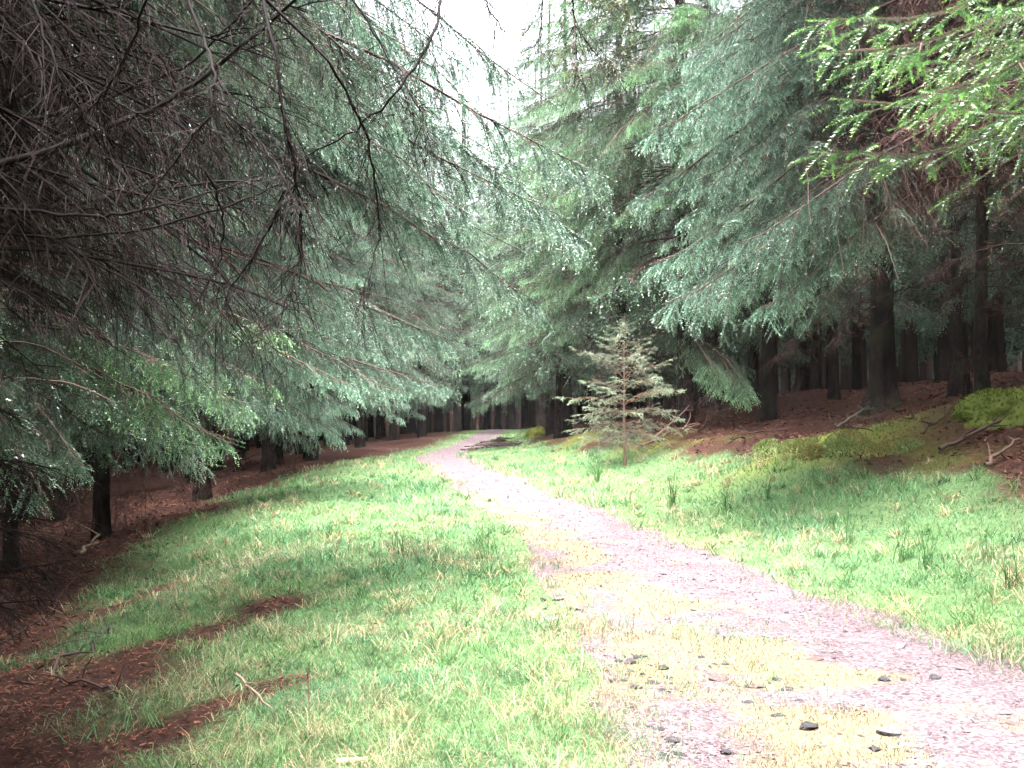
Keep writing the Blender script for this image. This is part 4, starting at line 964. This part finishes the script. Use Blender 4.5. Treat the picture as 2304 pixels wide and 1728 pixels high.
# brushwood heap beside the bend
p = onground(498, 449); hp = thing('brushwood_heap', 'low heap of dark brushwood beside the bend of the track', 'brushwood', p)
ac = Acc(); r = np.random.default_rng(77); n_ = 70; k = 5; t = np.linspace(0, 1, k)
c0 = r.normal(0, 1, (n_, 2)) * np.array([.42, .35]); a_ = r.normal(.4, .7, n_); l_ = r.uniform(.3, 1.1, n_)
Px = c0[:, :1] + np.cos(a_)[:, None] * l_[:, None] * (t - .5); Py = c0[:, 1:] + np.sin(a_)[:, None] * l_[:, None] * (t - .5)
zz = .30 * np.exp(-(c0[:, 0] ** 2 + c0[:, 1] ** 2) / .5) * r.uniform(.2, 1.2, n_)
Pz = H(Px + p.x, Py + p.y) - p.z + zz[:, None] + r.normal(0, .02, (n_, k)) + .03
V, f = tubes(np.stack([Px, Py, Pz], -1), (r.uniform(.008, .03, n_)[:, None] * np.linspace(1, .5, k)[None]), 5)
ac.add(V, f, np.repeat(np.array([.075, .055, .055]) * r.uniform(.5, 1.4, (n_, 1)), k * 5, 0), 0, True)
link('brushwood', ac.mesh('brushwood', [M_TWIG]), hp)

def cushion(x, y, rx, ry, rz, label, group, colr, seed, fro=900):
    """a moss cushion: lumpy dome with moss fronds all over"""
    r = np.random.default_rng(seed); nu, nv = 22, 9; th = np.linspace(0, 2 * math.pi, nu, endpoint=False); ph = np.linspace(0, math.pi / 2, nv)
    Pv = []; 
    for a_ in ph:
        for b_ in th:
            cxx, cyy = math.cos(b_) * math.cos(a_), math.sin(b_) * math.cos(a_)
            k_ = 1 + .5 * float(fbm(np.array([cxx * 2 + seed]), np.array([cyy * 2 + math.sin(a_)]), seed)[0])
            gx_, gy_ = x + cxx * rx * k_, y + cyy * ry * k_
            Pv.append((gx_, gy_, math.sin(a_) * rz * k_))
    Pv = np.array(Pv); Pv[:, 2] += H(Pv[:, 0], Pv[:, 1]) - .03
    z0 = Hs(x, y); Pv -= np.array([x, y, z0]); Fc = []
    for i_ in range(nv - 1):
        for j_ in range(nu):
            a, b = i_ * nu + j_, i_ * nu + (j_ + 1) % nu; Fc += [(a, b, b + nu), (a, b + nu, a + nu)]
    ac = Acc(); ac.add(Pv, Fc, np.array(colr) * .7, 0, True)
    fi = r.integers(0, len(Fc), fro); Fa = np.array(Fc)[fi]; u_ = r.uniform(0, 1, (fro, 1)); v_ = r.uniform(0, 1, (fro, 1)) * (1 - u_)
    Q = Pv[Fa[:, 0]] * u_ + Pv[Fa[:, 1]] * v_ + Pv[Fa[:, 2]] * (1 - u_ - v_)
    nn = unit(np.cross(Pv[Fa[:, 1]] - Pv[Fa[:, 0]], Pv[Fa[:, 2]] - Pv[Fa[:, 0]])); dn = unit(nn + r.normal(0, .5, (fro, 3)))
    sv = unit(np.cross(dn, r.normal(0, 1, (fro, 3)))) * .012
    V = np.stack([Q - sv, Q + sv, Q + dn * r.uniform(.02, .055, (fro, 1))], 1).reshape(-1, 3)
    ac.add(V, np.arange(fro * 3).reshape(-1, 3), np.repeat(np.array(colr) * r.uniform(.6, 1.4, (fro, 1)), 3, 0), 0)
    o = link('moss_cushion', ac.mesh('moss_cushion', [M_MOSS])); o.location = (x, y, z0)
    tag(o, label, 'moss', group)
cr_ = random.Random(12); MG = 'yellow green moss cushion on the edge of the bank'
for k, (px, py, w_, h_) in enumerate(((775, 452, 34, 14), (800, 450, 30, 16), (812, 456, 20, 16), (838, 452, 34, 14), (858, 450, 30, 10), (882, 450, 34, 14), (905, 448, 26, 12), (790, 446, 30, 10), (846, 444, 40, 10), (765, 447, 20, 10))):
    p = onground(px, py); s_ = p.y / F
    cushion(p.x, p.y, w_ * s_ * .6, w_ * s_ * .6, h_ * s_ * .55, MG, 'moss cushions along the bank', (.20 + .03 * (k % 3), .25, .09), 40 + k, 2200)
p = onground(1008, 424); cushion(p.x, p.y + .4, .6, .6, .3, 'rounded green moss dome under the trees at the end of the bank', None, (.13, .17, .03), 60, 1600)
p = onground(533, 436); cushion(p.x + .15, p.y, .5, .5, .4, 'mossy stump like hump at the foot of far trunks beyond the brushwood', None, (.17, .19, .04), 61, 900)

# dead brush along the foot of the verge and on the bank
for k in range(34):
    r_ = random.Random(900 + k); left = k % 3 != 0
    if left:
        y = r_.uniform(6.5, 24); x = float(xl(y)) - float(np.interp(y, GL_D, GL_V)) - r_.uniform(.5, 2.6)
        lb, gp = 'tangle of dead brown twigs at the foot of the grass verge', 'dead brush along the foot of the verge'
    else:
        y = r_.uniform(13, 28); x = float(xr(y)) + float(np.interp(y, GR_D, GR_V)) + r_.uniform(1.0, 3.6)
        lb, gp = 'tangle of dead brown twigs on the shaded bank', 'dead brush on the bank'
    t = thing('dead_brush', lb, 'brush', (x, y, Hs(x, y)), 0, gp)
    for i_ in range(5):
        a_ = r_.uniform(0, 6.28); l_ = r_.uniform(.5, 1.1); el = r_.uniform(.3, 1.2)
        b0 = Vector((x + r_.uniform(-.3, .3), y + r_.uniform(-.3, .3), 0)); b0.z = Hs(b0.x, b0.y) - .02
        me = DEADM[i_ % 3]
        add_bough(t, me, aim(b0, b0 + Vector((math.cos(a_) * math.cos(el), math.sin(a_) * math.cos(el), math.sin(el))) * l_, me, r_.uniform(0, 6)), 'branch')

# ------------------------------------------------------------------ raindrops on the close twigs
bpy.context.view_layer.update()
ico = bmesh.new(); bmesh.ops.create_icosphere(ico, subdivisions=1, radius=1)
iv = np.array([v.co for v in ico.verts]); ifc = np.array([[v.index for v in f.verts] for f in ico.faces]); ico.free()
for tr, nd in ((T1, 50), (T2, 14)):
    ac = Acc(); r = np.random.default_rng(99); inv = np.array(tr.matrix_world.inverted())
    for ch in tr.children:
        if ch.data.name not in SHOOTS: continue
        Q, P3, D3, L3 = SHOOTS[ch.data.name]; m_ = inv @ np.array(ch.matrix_world)
        i_ = r.integers(0, len(P3), nd); pt = P3[i_] + D3[i_] * (L3[i_] * r.uniform(.3, 1.0, nd))[:, None]
        pt = pt @ m_[:3, :3].T + m_[:3, 3]; pt[:, 2] -= .004
        V = pt[:, None] + iv[None] * r.uniform(.0024, .0046, (nd, 1, 1))
        ac.add(V, ifc[None] + (np.arange(nd) * len(iv))[:, None, None], (1, 1, 1), 0, True)
    if tr is T1:
        pt = np.array(DROPS) @ inv[:3, :3].T + inv[:3, 3]; nd = len(pt)
        ac.add(pt[:, None] + iv[None] * r.uniform(.0016, .0034, (nd, 1, 1)), ifc[None] + (np.arange(nd) * len(iv))[:, None, None], (1, 1, 1), 0, True)
    o = link('raindrops', ac.mesh('raindrops', [M_DROP]), tr); o['kind'] = 'stuff'

# ------------------------------------------------------------------ damp air between the trees
ac = Acc(); x0, x1, y0, y1, z0, z1 = -192, 192, -132, 272, -5, 62
V = np.array([(x, y, z) for x in (x0, x1) for y in (y0, y1) for z in (z0, z1)])
ac.add(V, [(0, 1, 3), (0, 3, 2), (4, 6, 7), (4, 7, 5), (0, 4, 5), (0, 5, 1), (2, 3, 7), (2, 7, 6), (0, 2, 6), (0, 6, 4), (1, 5, 7), (1, 7, 3)])
m_, t_, b_, o_ = mat('haze_air'); t_.nodes.remove(b_)
pv = t_.nodes.new('ShaderNodeVolumePrincipled'); pv.inputs['Color'].default_value = (.93, .93, 1, 1); pv.inputs['Density'].default_value = .00015
t_.links.new(pv.outputs[0], o_.inputs['Volume'])
hz = link('haze', ac.mesh('haze', [m_])); hz['kind'] = 'stuff'; hz['label'] = 'pale damp haze hanging between the trees'; hz['category'] = 'haze'
